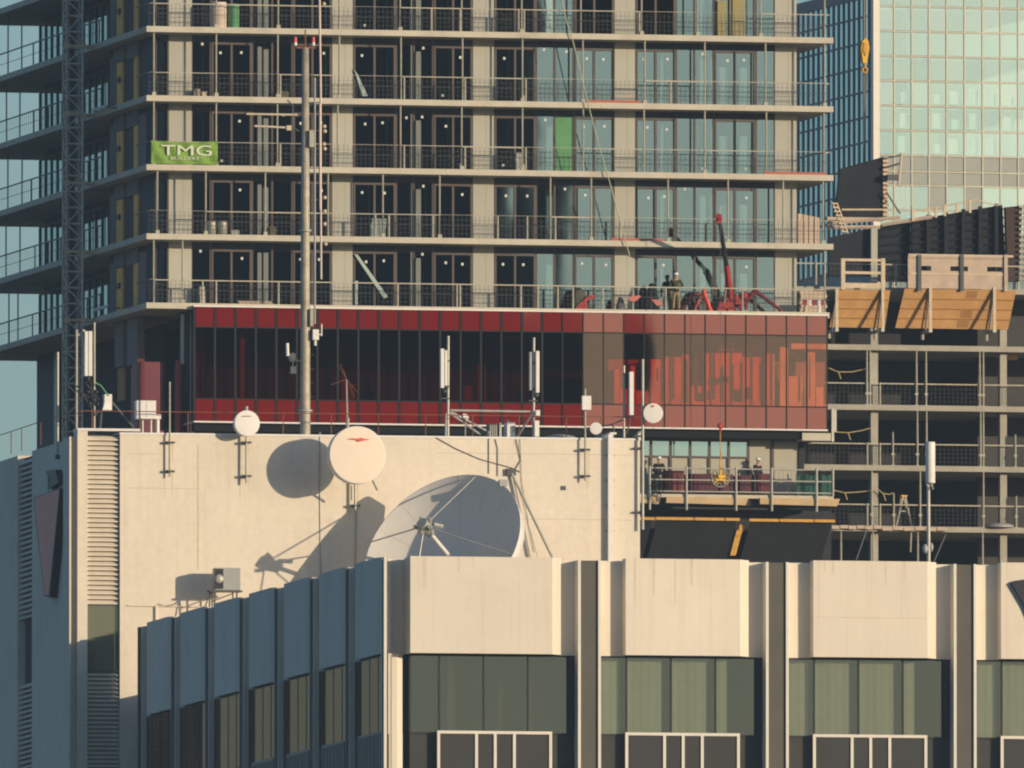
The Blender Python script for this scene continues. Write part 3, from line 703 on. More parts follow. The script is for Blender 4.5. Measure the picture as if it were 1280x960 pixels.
m = MB(base=b); m.bar((b.x, 1, b.z-.3), (b.x, 1, fpt(95, 412, 1).z), .06, n=8); m.build('pole', m_post, t)
m = MB(base=b); m.bar(fpt(96, 420, 1), fpt(105, 415, 1), .05); m.box(fpt(103, 415, 1).x, fpt(106, 415, 1).x, .9, 1.1, fpt(103, 427, 1).z, fpt(103, 412, 1).z); m.build('side_arm', m_galv, t)
b = fpt(72, 560, 3.0)
t = thing('antenna_pole', 'pale blue grey pole standing on the shaded side of the roof', 'pole', FW, tuple(b))
m = MB(base=b); m.bar((b.x, 3, b.z-.5), (b.x, 3, fpt(72, 440, 3).z), .06, n=8); m.build('pole', m_galv, t)
m = MB(base=b); m.box(b.x-.1, b.x+.1, 2.9, 3.1, b.z-.5, b.z-.3); m.build('base_plate', m_dgrey, t)
b = fpt(132, 545, 1.1)
t = thing('flood_light', 'white box floodlight bracketed beside the antenna clutter at the left corner', 'floodlight', FW, tuple(b))
p, q = fpt(127, 493, 1.0), fpt(139, 513, 1.0)
m = MB(base=b); m.box(p.x+.1, q.x, .8, 1.2, q.z, p.z); m.build('housing', m_wpaint, t)
m = MB(base=b); m.prism([(p.x, .75, q.z), (q.x-.12, .75, q.z), (q.x-.12, .78, q.z+.33), (p.x+.1, .78, q.z+.33)], (0, .05, 0)); m.build('lens', m_hat, t)
m = MB(base=b); m.bar((p.x, 1, q.z), (p.x-.1, 1, b.z-.1), .05); m.bar(fpt(118, 520, 1), fpt(127, 508, 1), .05); m.build('bracket', m_dgrey, t)
m = MB(base=fpt(118, 482)); pts = [fpt(x, y, .8) for x, y in ((119, 478), (126, 482), (131, 489), (136, 495))]; m.path(pts, .035, 5)
o = thing('green_cable', 'loose green cable looping over the white floodlight', 'cable', FW, tuple(fpt(118, 482))); m.build('cable_run', m_gdrum, o)
b = fpt(170, 546, 1.4)
t = thing('guy_pipe', 'long dark pipe sloping down behind the white floodlight', 'pipe', FW, tuple(b))
m = MB(base=b); m.bar(fpt(140, 503, 1.6), fpt(170, 538, 1.6), .06); m.build('pipe', m_dgrey, t)
# ================================================================ THINGS ON THE OFFICE ROOF
zr = wB+1.3                                        # office roof level
def to_ff(v): v = Vector(v); return Vector((FF.c*v.x+FF.s*v.y, -FF.s*v.x+FF.c*v.y, v.z))
vd = V_W-5.3
c = FF.q(553, 685, vd); n = to_ff(Vector((-.455, -.725, .515)).normalized())
view = to_ff((0, 1, 0)); e1 = view.cross(n).normalized(); e2 = n.cross(e1).normalized()
if e2.z < 0: e2 = -e2
RD, DD = 3.84, 1.35
base = Vector((c.x+.9, c.y+1.2, zr))
dish = thing('satellite_dish', 'huge tilted satellite dish with a struts-held feed, standing behind the white parapet', 'satellite dish', FF, tuple(base))
prof = [(max(.001, RD*t), -DD*(1-t*t)) for t in [i/14 for i in range(15)]]
profb = [(max(.001, r_*1.0), h-.07) for r_, h in prof]
m_dish = M('dish_paint', (.72, .68, .60), .55, var=.06, scale=.6, streak=.12)
m = MB(base=base); m.lathe(prof, c, n, 64); m.build('reflector', m_dish, dish, recalc=False)
m = MB(base=base); m.lathe([(r_, h-.5) for r_, h in prof[:13]]+[(RD*.975, -.62), (RD+.03, -.05), (RD+.03, .03), (RD, 0)], c, n, 64); m.build('reflector_back', m_wpaint, dish)
m = MB(base=base)
for i in range(16):
    a = 2*math.pi*i/16; d = e1*math.cos(a)+e2*math.sin(a)
    P = [c+d*r_+n*(h+.012) for r_, h in prof[1:]]
    m.path(P, .005, 4)
m.build('panel_seam', m_dish, dish)
feed = c+n*1.75
m = MB(base=base)
for t in (32, 122, 212, 302):
    a = R(t); m.bar(c+(e1*math.cos(a)+e2*math.sin(a))*RD*.985, feed, .035, n=6)
m.build('strut', m_galv, dish)
m = MB(base=base); m.bar(c-n*DD, feed-n*.5, .10, .09, n=10); m.build('feed_tube', m_wpaint, dish)
m = MB(base=base); m.bar(feed-n*.6, feed-n*.1, .20, .3, n=10); m.bar(feed-n*.1, feed+n*.25, .3, .26, n=10)
for a in range(5): d = e1*math.cos(a*1.26)+e2*math.sin(a*1.26); m.bar(feed+d*.3-n*.1, feed+d*.42+n*.15, .09, n=6)
m.bar(feed+e1*.35-n*.3, feed+e1*.6-n*.75, .1, n=6)
m.build('feed_head', m_galv, dish)
hub = c-n*(DD+.55)
m = MB(base=base); m.bar(hub, hub-n*.8, 1.0, .7, n=12); m.build('hub', m_wpaint, dish)
m = MB(base=base); q = hub-n*.7
for dx, dy in ((-1.3, -.8), (1.5, -.6), (1.4, 1.4), (-1.2, 1.3)): m.bar(q, (q.x+dx, q.y+dy, zr), .10, n=8)
m.bar(hub+e2*1.5+n*.5, (q.x, q.y+.2, zr+.1), .08, n=8)
m.build('mount_leg', m_galv, dish)
# small box at the rim, as in the photograph
m = MB(base=base); d = (e1*math.cos(R(8))+e2*math.sin(R(8))); p = c+d*(RD+.1); m.cbox(p, (.35, .3, .3)); m.build('rim_box', m_grey, dish)
# leaning pipe and stay
b = FF.q(689, 694, V_W-.9)
t = thing('leaning_pipe', 'long grey pipe leaning against the white wall right of the huge dish', 'pipe', FF, tuple(b))
m = MB(base=b); m.bar(FF.q(638, 588, V_W-.1), FF.q(693, 702, V_W-1.0), .065, n=8); m.build('pipe', m_galv, t)
m = MB(base=b); p = FF.q(639, 590, V_W-.1); m.cbox(p, (.4, .18, .3)); m.build('wall_bracket', m_dgrey, t)
m = MB(base=b); m.bar(FF.q(643, 592, V_W-.08), FF.q(672, 695, V_W-.3), .02, n=5); m.build('stay_wire', m_galv, t)
# condenser on a stand
b = FF.q(279, 755, V_W-1.25); b.z = zr
t = thing('condenser_unit', 'grey boxy air conditioning condenser on a wire stand against the white wall', 'air conditioner', FF, tuple(b))
p, q = FF.q(268, 710, V_W-1.3), FF.q(299, 738, V_W-1.3)
m = MB(base=b); m.box(p.x, q.x, p.y-.25, p.y+.45, q.z, p.z); m.build('casing', m_grey, t)
m = MB(base=b); p2 = FF.q(266, 711, V_W-1.56); q2 = FF.q(279, 738, V_W-1.56)
m.box(p2.x+.08, q2.x, p.y-.29, p.y-.255, q.z+.05, p.z-.05); m.build('grille', m_black, t)
m = MB(base=b); m.lathe([(.2, -.02), (.18, -.06), (.02, -.06)], ((p2.x+q2.x)/2+.05, p.y-.27, (p.z+q.z)/2), (0, 1, 0), 16); m.build('fan', m_galv, t)
m = MB(base=b)
for x in (265, 291): m.bar(FF.q(x, 738, V_W-1.3), Vector((FF.q(x, 738, V_W-1.3).x+.05, V_W-1.3, zr)), .035)
for x in (262, 296): m.bar(FF.q(x, 739, V_W-.9), Vector((FF.q(x, 739, V_W-.9).x, V_W-.9, zr)), .035)
m.bar(FF.q(264, 738, V_W-1.3), FF.q(252, 770, V_W-1.1), .03); m.box(p.x-.25, q.x+.1, p.y-.25, p.y+.45, q.z-.08, q.z-.005)
m.bar(FF.q(291, 742, V_W-1.3), FF.q(264, 752, V_W-1.3), .025)
m.build('stand', m_dgrey, t)
m = MB(base=b); m.path([FF.q(x, y, V_W-1.4) for x, y in ((240, 745), (250, 748), (262, 745), (268, 738))], .03, 5); m.build('hose', m_dgrey, t)
# pipe run low on wall
m = MB(base=b)
t2 = thing('wall_conduit', 'thin horizontal conduit low on the white wall left of the condenser', 'conduit', FF, tuple(FF.q(160, 757, V_W-.06)))
b2 = FF.q(160, 757, V_W-.06)
m = MB(base=b2); m.bar(FF.q(160, 757, V_W-.06), FF.q(262, 759, V_W-.06), .025); m.bar(FF.q(195, 757, V_W-.06), FF.q(195, 785, V_W-.06), .06); m.build('conduit', m_white, t2)
# cylinder antenna right
b = FF.q(1161, 706, 2.6); b.z = zr
t = thing('panel_antenna', 'white cylindrical antenna on a pole in front of the open concrete floors', 'antenna', FF, tuple(b))
m = MB(base=b); m.bar(b, FF.q(1160.5, 600, 2.6), .085, .075, n=12); m.build('pole', m_galv, t)
m = MB(base=b); p, q = FF.q(1160, 552, 2.5), FF.q(1160, 604, 2.5)
m.lathe([(.001, p.z), (.20, p.z-.02), (.205, p.z-.08), (.205, q.z+.05), (.19, q.z), (.001, q.z)], (p.x+.1, 2.5, 0), (0, 0, 1), 20); m.build('radome', m_wpaint, t)
m = MB(base=b); m.bar((p.x+.15, 2.5, q.z), (p.x+.15, 2.5, q.z-.15), .05); m.bar((p.x-.05, 2.5, q.z), (p.x-.05, 2.5, q.z-.12), .04); m.ball(FF.q(1156.5, 686, 2.5), .13, 10, (1, 1, 1.6)); m.ball(FF.q(1164, 684, 2.6), .1, 10, (1, 1, 2)); m.bar(FF.q(1166, 608, 2.4), FF.q(1166, 612, 2.4), .03); m.build('connector', m_grey, t)

# ================================================================ HIGH RISE
m_olt2 = M('olive_canvas', (.12, .11, .07), .85, var=.25, scale=4); m_pale2 = M('pale_green_sheet', (.22, .28, .25), .5, var=.1)
tower = thing('high_rise', 'unfinished high rise with concrete slab edges, beige columns and a red glass band', 'tower', FT)
yk = [378-86.4*k for k in range(7)]
wk = [FT.W(183, y, 0) for y in yk]
TH = .27
UR = FT.U(1042, 0); VE = 1.6; UEc = FT.U(996, VE)
UL = .85
for k in range(7):
    m = MB(); m.box(0, UR if k else FT.U(1037, 0), 0, 40, wk[k]-TH, wk[k]); m.build('floor_slab', m_conc, tower)
LAY = [('W',194,210),('C',210.5,239),('W',239,263),('D',263,315),('W',315,340),('W',340,365),('D',365,415),('C',415,440.5),('D',440.5,495),('W',495,517),('W',517,541),('D',541,591),('C',591,617),('D',617,670),('W',670,693),('W',693,717),('D',717,768),('C',768,793.5),('D',793.5,845),('W',845,868),('W',868,892),('D',892,945),('W',945,968.5),('C',968.5,995.5)]
colmesh = {}
m_navy_wall = M('slate_wall', (.045, .048, .06), .7, var=.1)
def U_(x): return FT.U(x, VE)
def pane_mesh(x0, x1, z0, z1, v, stick, tilt):
    m = MB(); m.use(g_tower)
    dy = tilt*(x1-x0)/2
    m.quad((x0, v-dy, z0), (x1, v+dy, z0), (x1, v+dy, z1), (x0, v-dy, z1))
    if stick:
        m.use(m_sticker); cx = x0+(x1-x0)*(.35+.3*random.random()); cz = z1-.32-.12*random.random()
        if random.random() < .12: cz = z0+.25
        m.box(cx-.055, cx+.055, v-.025-abs(dy), v-.018-abs(dy), cz-.06, cz+.06)
    return m
def window(k, x0, x1, kind, z0, z1, glazed=True, film=None):
    m = MB(); fw = .045
    zt_ = z1 if kind == 'W' else z1-.32
    m.box(x0+.004, x0+fw, VE-.04, VE+.05, z0+.004, z1-.004)
    m.box(x1-fw, x1-.004, VE-.04, VE+.05, z0+.004, z1-.004)
    m.box(x0+fw, x1-fw, VE-.03, VE+.05, z0+.004, z0+.07)
    m.box(x0+fw, x1-fw, VE-.03, VE+.05, z1-.06, z1-.004)
    if kind == 'D':
        m.box(x0+fw, x1-fw, VE-.07, VE+.05, zt_-.1, zt_)
        mid = (x0+x1)/2
        for x in (x0+fw, mid-.05, x1-fw-.08): m.box(x, x+.08 if x != mid-.05 else x+.10, VE-.07, VE-.005, z0+.06, zt_-.09)
    o = m.build('sliding_door' if kind == 'D' else 'window', m_frame, tower)
    if not glazed: return o
    tl = lambda: random.uniform(-.0025, .0025)
    if kind == 'D':
        mid = (x0+x1)/2
        pane_mesh(x0+.1, mid-.04, z0+.07, zt_-.08, VE+.01, random.random() < .8, tl()).build('pane', None, o)
        pane_mesh(mid+.04, x1-.1, z0+.07, zt_-.08, VE+.01, random.random() < .8, tl()).build('pane', None, o)
        pane_mesh(x0+fw, x1-fw, zt_+.0, z1-.05, VE+.02, False, tl()).build('transom', None, o)
    else:
        if film:
            p = MB(); p.box(x0+.03, x1-.03, VE+.0, VE+.02, z0+.06, z1-.05); p.build('pane', film, o)
        else:
            pane_mesh(x0+.03, x1-.03, z0+.06, z1-.05, VE+.01, random.random() < .3, tl()).build('pane', None, o)
    return o
m_joint = M('cladding_joint', (.33, .32, .27), .8)
for k in range(6):
    z0, z1 = wk[k], (wk[k+1]-TH if k < 6 else 0)
    for kind, a, b in LAY:
        x0, x1 = U_(a), U_(b)
        if kind == 'C':
            m = MB(); m.box(x0, x1, VE-.06, VE+.45, z0+.001, z1-.001)
            o = m.build('column', m_colm, tower)
            m = MB(); xm = x0+(x1-x0)*.62; m.box(xm-.009, xm+.009, VE-.066, VE-.0605, z0+.002, z1-.002); m.box(x0+.02, x1-.02, VE-.066, VE-.0605, z0+.01, z0+.09) if a > 500 else None
            m.build('panel_joint', m_joint, o)
            continue
        if k == 5 and a > 200: continue
        gz = True; film = None
        if k == 4 and a in (717, 793.5): gz = False
        if k == 2 and a == 693: film = m_gpane
        window(k, x0, x1, kind, z0, z1, gz, film)
    m = MB(); m.box(UL+.1, UEc-.01, VE-.035, VE+.06, z1-.30, z1-.002)
    hd = m.build('window_header', m_navy_wall, tower) if k < 5 else None
    # rooms: back wall, floor of the room is the slab, cross walls behind the columns
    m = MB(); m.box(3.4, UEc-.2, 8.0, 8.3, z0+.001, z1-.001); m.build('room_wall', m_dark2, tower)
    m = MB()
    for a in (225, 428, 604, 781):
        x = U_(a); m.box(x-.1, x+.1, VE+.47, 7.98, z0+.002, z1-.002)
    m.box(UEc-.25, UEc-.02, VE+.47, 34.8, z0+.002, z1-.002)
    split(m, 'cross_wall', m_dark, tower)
    # inner columns and studs seen through the glass
    m = MB()
    for a, b, v in ((323, 327, 2.7), (331, 335.5, 2.75), (519, 522, 2.6), (522.8, 526.5, 2.62), (683, 691, 2.9), (875, 882, 2.6), (887, 893, 2.65), (900, 910, 2.75), (925, 934, 2.7), (826, 830, 2.9)):
        if random.random() < .88: m.box(FT.U(a, v), FT.U(b, v), v, v+.25, z0+.003, z1-.3-.25*random.random() if a not in (900, 925) else z1-1.0)
    split(m, 'inner_column', m_part, tower)
# pale return strips beside some doors
for k in range(5):
    for a, b_, dz in ((321, 326, .5), (328.5, 334.5, .62), (512.5, 514, .3), (519, 525, .6)):
        if k == 0 and a < 330: dz = .45
        m = MB(); m.box(U_(a), U_(b_), VE-.16, VE-.05, wk[k]+.003, wk[k+1]-TH-dz); m.build('return_strip', m_clad, tower)
# leaning glass sheets / boards on balconies
def lean(k, pts, mat, name, label, cat, v=1.42, th=.05):
    q = [FT.q(x, y, v) for x, y in pts]; b = Vector((q[0].x, q[0].y, min(p.z for p in q)))
    t = thing(name, label, cat, FT, tuple(b)); m = MB(base=b); m.prism(q, (0, th, 0)); m.build(name+'_board', mat, t)
m_pale = M('pale_green_board', (.36, .46, .42), .5, var=.1)
lean(3, [(443, 87), (447, 93), (460, 120), (453, 120)], m_pale, 'leaning_strip', 'pale green strip leaning on a sliding door, third floor above the red band', 'strip')
lean(0, [(443, 318), (447, 318), (485, 371), (480, 373)], m_pale, 'diagonal_strip', 'long pale diagonal strip propped in the doorway just above the red band', 'strip')
lean(0, [(444, 351), (447.5, 351), (447.5, 381), (444, 381)], m_pale, 'upright_strip', 'short upright pale strip beside the diagonal strip just above the red band', 'strip')
for x0, y0, x1, y1, lb in ((897, 1, 908, 46, 'left of two tall olive boards standing in the top right doorway'), (912, -3, 931, 46, 'right, wider of two tall olive boards standing in the top right doorway')):
    lean(4, [(x0, y0), (x1, y0), (x1, y1), (x0, y1)], M('olive_board', (.30, .26, .12), .8), 'tall_board', lb, 'board')
for x0, x1, y0, y1, mt, lb in ((262, 283, 1, 33, m_drum, 'pale pink drum on the top left balcony'), (285, 299, 3, 33, m_gdrum, 'green drum right of the pale drum on the top left balcony')):
    b = FT.q((x0+x1)/2, 33, .8); b.z = wk[4]+.002
    t = thing('drum', lb, 'drum', FT, tuple(b)); r_ = (x1-x0)/2/26.6; h = (y1-y0)/27+.03
    m = MB(base=b); m.lathe([(.001, 0), (r_*.96, 0), (r_, .04), (r_, h*.32), (r_*1.04, h*.34), (r_, h*.36), (r_, h*.66), (r_*1.04, h*.68), (r_, h*.7), (r_, h-.04), (r_*.93, h), (.001, h)], b, (0, 0, 1), 24); m.build('drum_body', mt, t)
b = FT.q(270, 291, 1.0); b.z = wk[1]+.002
for dx, lb in ((-.22, 'left of two grey gas cylinders huddled on the balcony two floors above the red band'), (.30, 'right of two grey buckets, brightest, on the balcony two floors above the red band')):
    t = thing('metal_can', lb.replace('gas cylinders huddled', 'cans standing').replace('buckets, brightest,', 'cans, shinier,'), 'can', FT, (b.x+dx, b.y, b.z))
    bb = Vector((b.x+dx, b.y, b.z)); m = MB(base=bb); m.lathe([(.001, 0), (.22, 0), (.22, .6), (.2, .68), (.001, .7)], bb, (0, 0, 1), 16); m.build('can_body', m_galv, t)
# long red beams lying at slab edges
for x0, x1, k, lb in ((734, 801, 3, 'red steel bar lying at the slab edge, third floor above the red band'), (955, 1034, 2, 'red steel bar at the right end of the slab, second full floor up'), (764, 830, 1, 'red steel bar lying at the slab edge right above the crane floor')):
    p, q = FT.U(x0, .05), FT.U(x1, .05); b = Vector((p, .05, wk[k]+.003))
    t = thing('red_bar', lb, 'steel bar', FT, tuple(b)); m = MB(base=b); m.box(p, q, .05, .22, wk[k]+.003, wk[k]+.12); m.build('bar', M('red_oxide', (.40, .12, .08), .7), t)
# ---- guard rails along the slab edges
ORD = ['first', 'second', 'third', 'fourth', 'fifth']
POSTS = {3: [192, 270, 347, 424, 501, 578, 653, 728.5, 806, 881, 957, 1031], 2: [192, 270, 346.5, 422, 500.5, 577, 653, 729, 805, 881, 958, 1030],
         1: [196.5, 257, 331.5, 410, 478.5, 549.5, 688, 739, 835, 910, 979, 1029], 0: [192, 228, 1031], 4: [192, 270, 347.5, 424, 500, 577, 652, 726, 802, 872, 951, 1031]}
SHORT = {3: [350, 505, 581, 657, 838], 2: [350, 505, 581, 657], 1: [469, 486, 541, 622, 659, 694, 775, 900], 0: [253, 270, 348, 497, 571, 575, 651, 672, 697, 716, 753, 791, 832, 928], 4: [539, 575, 648, 655, 799]}
for k in range(5):
    z0, z1 = wk[k], wk[k+1]-TH
    t = thing('guard_rail', f'mesh guard rail with tall posts, {ORD[k]} floor edge above the red band', 'guard rail', FT, (0, .12, z0), 'mesh guard rails on the high rise')
    b = Vector((0, .12, z0)); X0, X1 = .15, UR-.15
    m = MB(base=b); pts = [X0]+[FT.U(x, .1) for x in POSTS[k]]+[X1]
    for a_, b_ in zip(pts, pts[1:]):
        m.box(a_+.02, b_-.02, .085, .125, z0+1.05+random.uniform(-.03, .03), z0+1.09); 
    m.build('top_rail', m_rail, t)
    m = MB(base=b); m.bar((X0, .10, z0+.58), (X1, .10, z0+.58), .012, n=4); m.build('mid_rail', m_dgrey, t)
    m = MB(base=b)
    for i in range(int((X1-X0)/.21)):
        x = X0+i*.21; m.box(x-.007, x+.007, .12, .13, z0+.03, z0+1.05)
    for j in range(1, 5): m.box(X0, X1, .131, .139, z0+j*.21, z0+j*.21+.012)
    m.build('wire_mesh', m_wire, t)
    for x in POSTS[k]:
        u = FT.U(x, .16); m = MB(base=b); m.bar((u, .17, z0), (u, .17, z1), .042, n=6); m.box(u-.09, u+.09, .06, .2, z0-.02, z0+.16) if random.random() < .5 else None
        m.build('post', m_post, t)
    for x in SHORT[k]:
        u = FT.U(x, .16); m = MB(base=b); m.bar((u, .15, z0), (u, .15, z0+1.08), .05, n=6); m.build('short_post', m_post, t)
    # left edge
    t = thing('guard_rail', f'shaded guard rail on the left side, {ORD[k]} floor above the red band', 'guard rail', FT, (.12, 10, z0), 'guard rails on the shaded side')
    b = Vector((.12, 10, z0))
    m = MB(base=b); m.box(.1, .14, 10.5, 39, z0+1.03, z0+1.09); m.box(.1, .14, .3, 2.8, z0+1.03, z0+1.09); m.build('top_rail', m_dgrey, t)
    m = MB(base=b); m.bar((.12, 10.5, z0+.55), (.12, 39, z0+.55), .014, n=4)
    for i in range(60):
        m.box(.115, .125, 10.5+i*.47, 10.515+i*.47, z0+.03, z0+1.03) if k < 4 else None
    m.build('wire_mesh', m_black, t)
    for i in range(10):
        m = MB(base=b); v = 11+i*3.0+random.uniform(-.5, .5); h = (z1-z0) if i > 5 else 1.1
        m.bar((.15, v, z0), (.15, v, z0+h), .035, n=5); m.build('post', m_dgrey, t)
# ---- shaded left side
vq = lambda x, u, y=250: FT.V(x, u, y)
m_greyp = M('taupe_panel', (.19, .175, .17), .8, var=.1)
m_sheath = M('yellow_sheathing', (.95, .52, .14), .8, var=.25, scale=1.2, dirt=(.4, .22, .08), dirt_amt=.25)
vF = vq(137, .85)
for k in range(6):
    z0, z1 = wk[k], wk[k+1]-TH
    m = MB(); m.box(UL, UL+.4, VE+.1, vF, z0+.002, z1-.002); m.box(UL+.4, 2.6, vF-.3, vF, z0+.003, z1-.003); m.build('side_wall', m_navy_wall, tower)
    m = MB(); m.box(UL-.1, UL-.005, vq(153, UL-.1), vq(145.5, UL-.1), z0+.003, z1-.75); m.box(UL-.1, UL-.005, vq(172, UL-.1), vq(167, UL-.1), z0+.003, z1-.6); split(m, 'sheathing_strip', m_sheath, tower)
    m = MB(); m.box(UL-.14, UL-.005, vq(156, UL-.1), vq(143, UL-.1), z1-.72, z1-.004); m.box(UL-.14, UL-.005, vq(173, UL-.1), vq(159, UL-.1), z1-.75, z1-.004); m.box(UL-.12, UL-.005, vq(145, UL-.1), vq(137.3, UL-.1), z0+.004, z1-.4); m.box(UL-.12, UL-.005, vq(183, UL-.1), vq(174, UL-.1), z0+.004, z1-.3) if k in (0, 2) else None
    split(m, 'taupe_panel', m_greyp, tower)
    if k < 5:
        m = MB(); m.box(UL-.2, UL-.11, vq(151, UL-.1), vq(148, UL-.1), z0+1.25, z0+1.5); m.build('side_clip', m_black, tower)
    uu = 2.6
    m = MB(); m.box(uu, uu+.3, vF+.01, 35, z0+.002, z1-.002); m.box(uu+.3, UEc, 34.6, 35, z0+.002, z1-.002); m.build('recess_wall', m_navy_wall, tower)
    for a, b_ in ((136, 104), (79, 50)):
        v0, v1 = vq(a, uu-.05), vq(b_, uu-.05)
        m = MB(); 
        for i in range(5): v = v0+(v1-v0)*i/4; m.box(uu-.1, uu-.01, v-.07, v+.07, z0+.05, z1-.35)
        m.box(uu-.1, uu-.01, v0, v1, z1-.35, z1-.25); m.box(uu-.1, uu-.01, v0, v1, z0+.01, z0+.06)
        fr = m.build('side_window', m_black, tower)
        for i in range(4):
            a0, a1 = v0+(v1-v0)*i/4+.08, v0+(v1-v0)*(i+1)/4-.08
            p = MB(); p.quad((uu-.04, a0, z0+.06), (uu-.04, a1, z0+.06), (uu-.04, a1, z1-.36), (uu-.04, a0, z1-.36)); p.build('pane', SP('side_pane', (.05, .07, .08), (.62, .8, .85), .6) if k == 0 and i == 0 and a == 136 else bpy.data.materials['side_pane'], fr)
# below the lowest slab, left part
zb0 = wk[0]-TH
m = MB(); m.box(3.2, 3.6, 4, 30.5, 0, zb0-.002); m.box(3.6, UEc, 7.5, 7.9, 0, zb0-.003); m.build('lower_wall', m_dark, tower)
v0, v1 = vq(70, 2.6, 480), vq(46, 2.6, 480)
m = MB(); m.box(2.6, 5.5, v0, v1, 0, zb0-.002); m.build('lower_column', m_navy_wall, tower)
m = MB(); m.box(2.5, 2.6, v0-.5, v0-.01, 0, zb0-.003); m.build('column_edge', m_galv, tower)
m = MB()
for a, b_, y1 in ((155, 144.5, 458), (173, 160, 455)):
    v0, v1 = vq(a, UL-.1), vq(b_, UL-.1); m.box(UL-.14, UL+.2, v0, v1, FT.ql(a, y1, UL).z, zb0-.003)
split(m, 'lower_taupe_panel', m_greyp, tower)
m = MB()
for a, b_, y1 in ((155, 147, 500), (170, 164, 560)):
    v0, v1 = vq(a, UL), vq(b_, UL); m.box(UL, UL+.1, v0, v1, FT.ql(a, y1, UL).z, FT.ql(a, 459, UL).z)
split(m, 'lower_sheathing', m_ply2, tower)
# red wrapped bundles at the base of the band
def bundle(x0, x1, y0, y1, v, lb, mt=None):
    p, q = FT.q(x0, y0, v), FT.q(x1, y1, v); b = Vector((p.x, v, q.z))
    t = thing('wrapped_bundle', lb, 'bundle', FT, tuple(b))
    m = MB(base=b); n = 9; P = []
    for i in range(n+1):
        a = math.pi*i/n; P.append((p.x+(q.x-p.x)*(.5-.5*math.copysign(abs(math.cos(a))**.35, math.cos(a))), v+.5-.5*abs(math.sin(a))**.5, 0))
    for (xa, ya, _), (xb, yb, _) in zip(P, P[1:]):
        m.quad((xa, ya, q.z), (xb, yb, q.z), (xb, yb, p.z), (xa, ya, p.z))
    m.box(p.x, q.x, v+.5, v+1.4, q.z, p.z-.001); m.build('wrapping', mt or m_red2, t)
m_wrap = M('pink_wrap', (.15, .034, .045), .5, var=.15)
bundle(173, 207, 452, 560, 1.2, 'large pink red wrapped bundle hanging in the dark bay left of the red band', m_wrap)
bundle(226, 240, 453, 545, 2.0, 'narrow dark red wrapped bundle squeezed against the left end of the red band', m_red2)
b = FT.q(222.5, 545, .9)
t = thing('red_prop', 'bright red upright prop between the two wrapped bundles', 'prop', FT, tuple(b)); m = MB(base=b); p = FT.q(222.5, 450, .9); m.box(b.x-.08, b.x+.08, .85, 1.0, b.z, p.z); m.build('prop', m_red, t)
for x, y0, y1, lb in ((228, 393, 455, 'left pale blue post in the dark bay at the red band end'), (240, 390, 545, 'right, longer pale blue post hard against the red band end')):
    b = FT.q(x, y1, .6); t = thing('bay_post', lb, 'post', FT, tuple(b)); m = MB(base=b); p = FT.q(x, y0, .6); m.box(b.x-.07, b.x+.07, .55, .7, b.z, p.z); m.build('post', m_galv, t)
# ---- the red glass band
vR = -.25
def Wr(y): return FT.W(243, y, vR)
uA, uB = FT.U(243, vR), FT.U(1034, vR)
zT, zt1, zb1, zB = Wr(383.5), Wr(408.5), Wr(498), Wr(524.5)
NP = 31; dx = (uB-uA)/NP
m = MB(); m.box(uA-.05, uB+.05, vR-.06, 1.5, zT+.002, zT+.07); m.build('flashing', m_wpaint, tower)
m = MB(); m.box(uA-.02, uB+.02, vR-.05, 2.0, zB-.13, zB-.06); m.build('band_sill', m_wpaint, tower)
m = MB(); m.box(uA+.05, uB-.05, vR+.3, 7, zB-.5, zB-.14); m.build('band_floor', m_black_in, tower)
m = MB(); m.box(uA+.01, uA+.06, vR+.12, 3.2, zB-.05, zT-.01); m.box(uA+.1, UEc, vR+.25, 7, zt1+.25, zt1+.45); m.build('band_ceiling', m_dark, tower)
for i in range(NP+1):
    hw_ = .045 if i < 18 else .024
    x = uA+dx*i; m = MB(); m.box(x-hw_, x+hw_, vR-.01, vR+.1, zB-.05, zT); m.build('mullion', m_blackm, tower)
for i in range(NP):
    hw_ = .04 if i < 18 else .024; x0, x1 = uA+dx*i+hw_, uA+dx*(i+1)-hw_; tl = random.uniform(-.0025, .0025)
    def pl(z0, z1, g=0):
        m = MB(); m.quad((x0+g, vR+.02-tl, z0), (x1-g, vR+.02+tl, z0), (x1-g, vR+.02+tl, z1), (x0+g, vR+.02-tl, z1)); return m
    bk = MB(); bk.box(x0-.005, x1+.005, vR+.05, vR+.09, zt1+.029, zT-.01); bk.box(x0-.005, x1+.005, vR+.05, vR+.09, zB-.04, zb1-.029); split(bk, 'panel_backing', m_blackm, tower)
    pl(zt1+.03, zT, .03 if i < 18 else .012).build('red_top_panel', s_red, tower); pl(zB-.05, zb1-.03, .03 if i < 18 else .012).build('red_bottom_panel', s_red, tower)
    pl(zb1+.03, zt1-.03).build('red_window', g_red, tower)
m = MB(); m.box(uA, uB, vR-.03, vR+.1, zt1-.028, zt1+.028); m.box(uA, uB, vR-.03, vR+.1, zb1-.028, zb1+.028); split(m, 'band_transom', m_blackm, tower)
m = MB(); m.box(uA+.1, uB-.1, 6.5, 6.7, zB, zt1+.24); m.build('band_back_wall', m_black_in, tower)
m = MB(); p, q = FT.q(760, 449, 3.2), FT.q(1031, 499, 3.2); m.box(p.x, q.x, 3.2, 3.3, zb1-.2, p.z); m.build('band_deep_wall', M('deep_partition', (.20, .175, .15), .9, var=.3, scale=.7), tower)
m = MB(); vI = 2.2
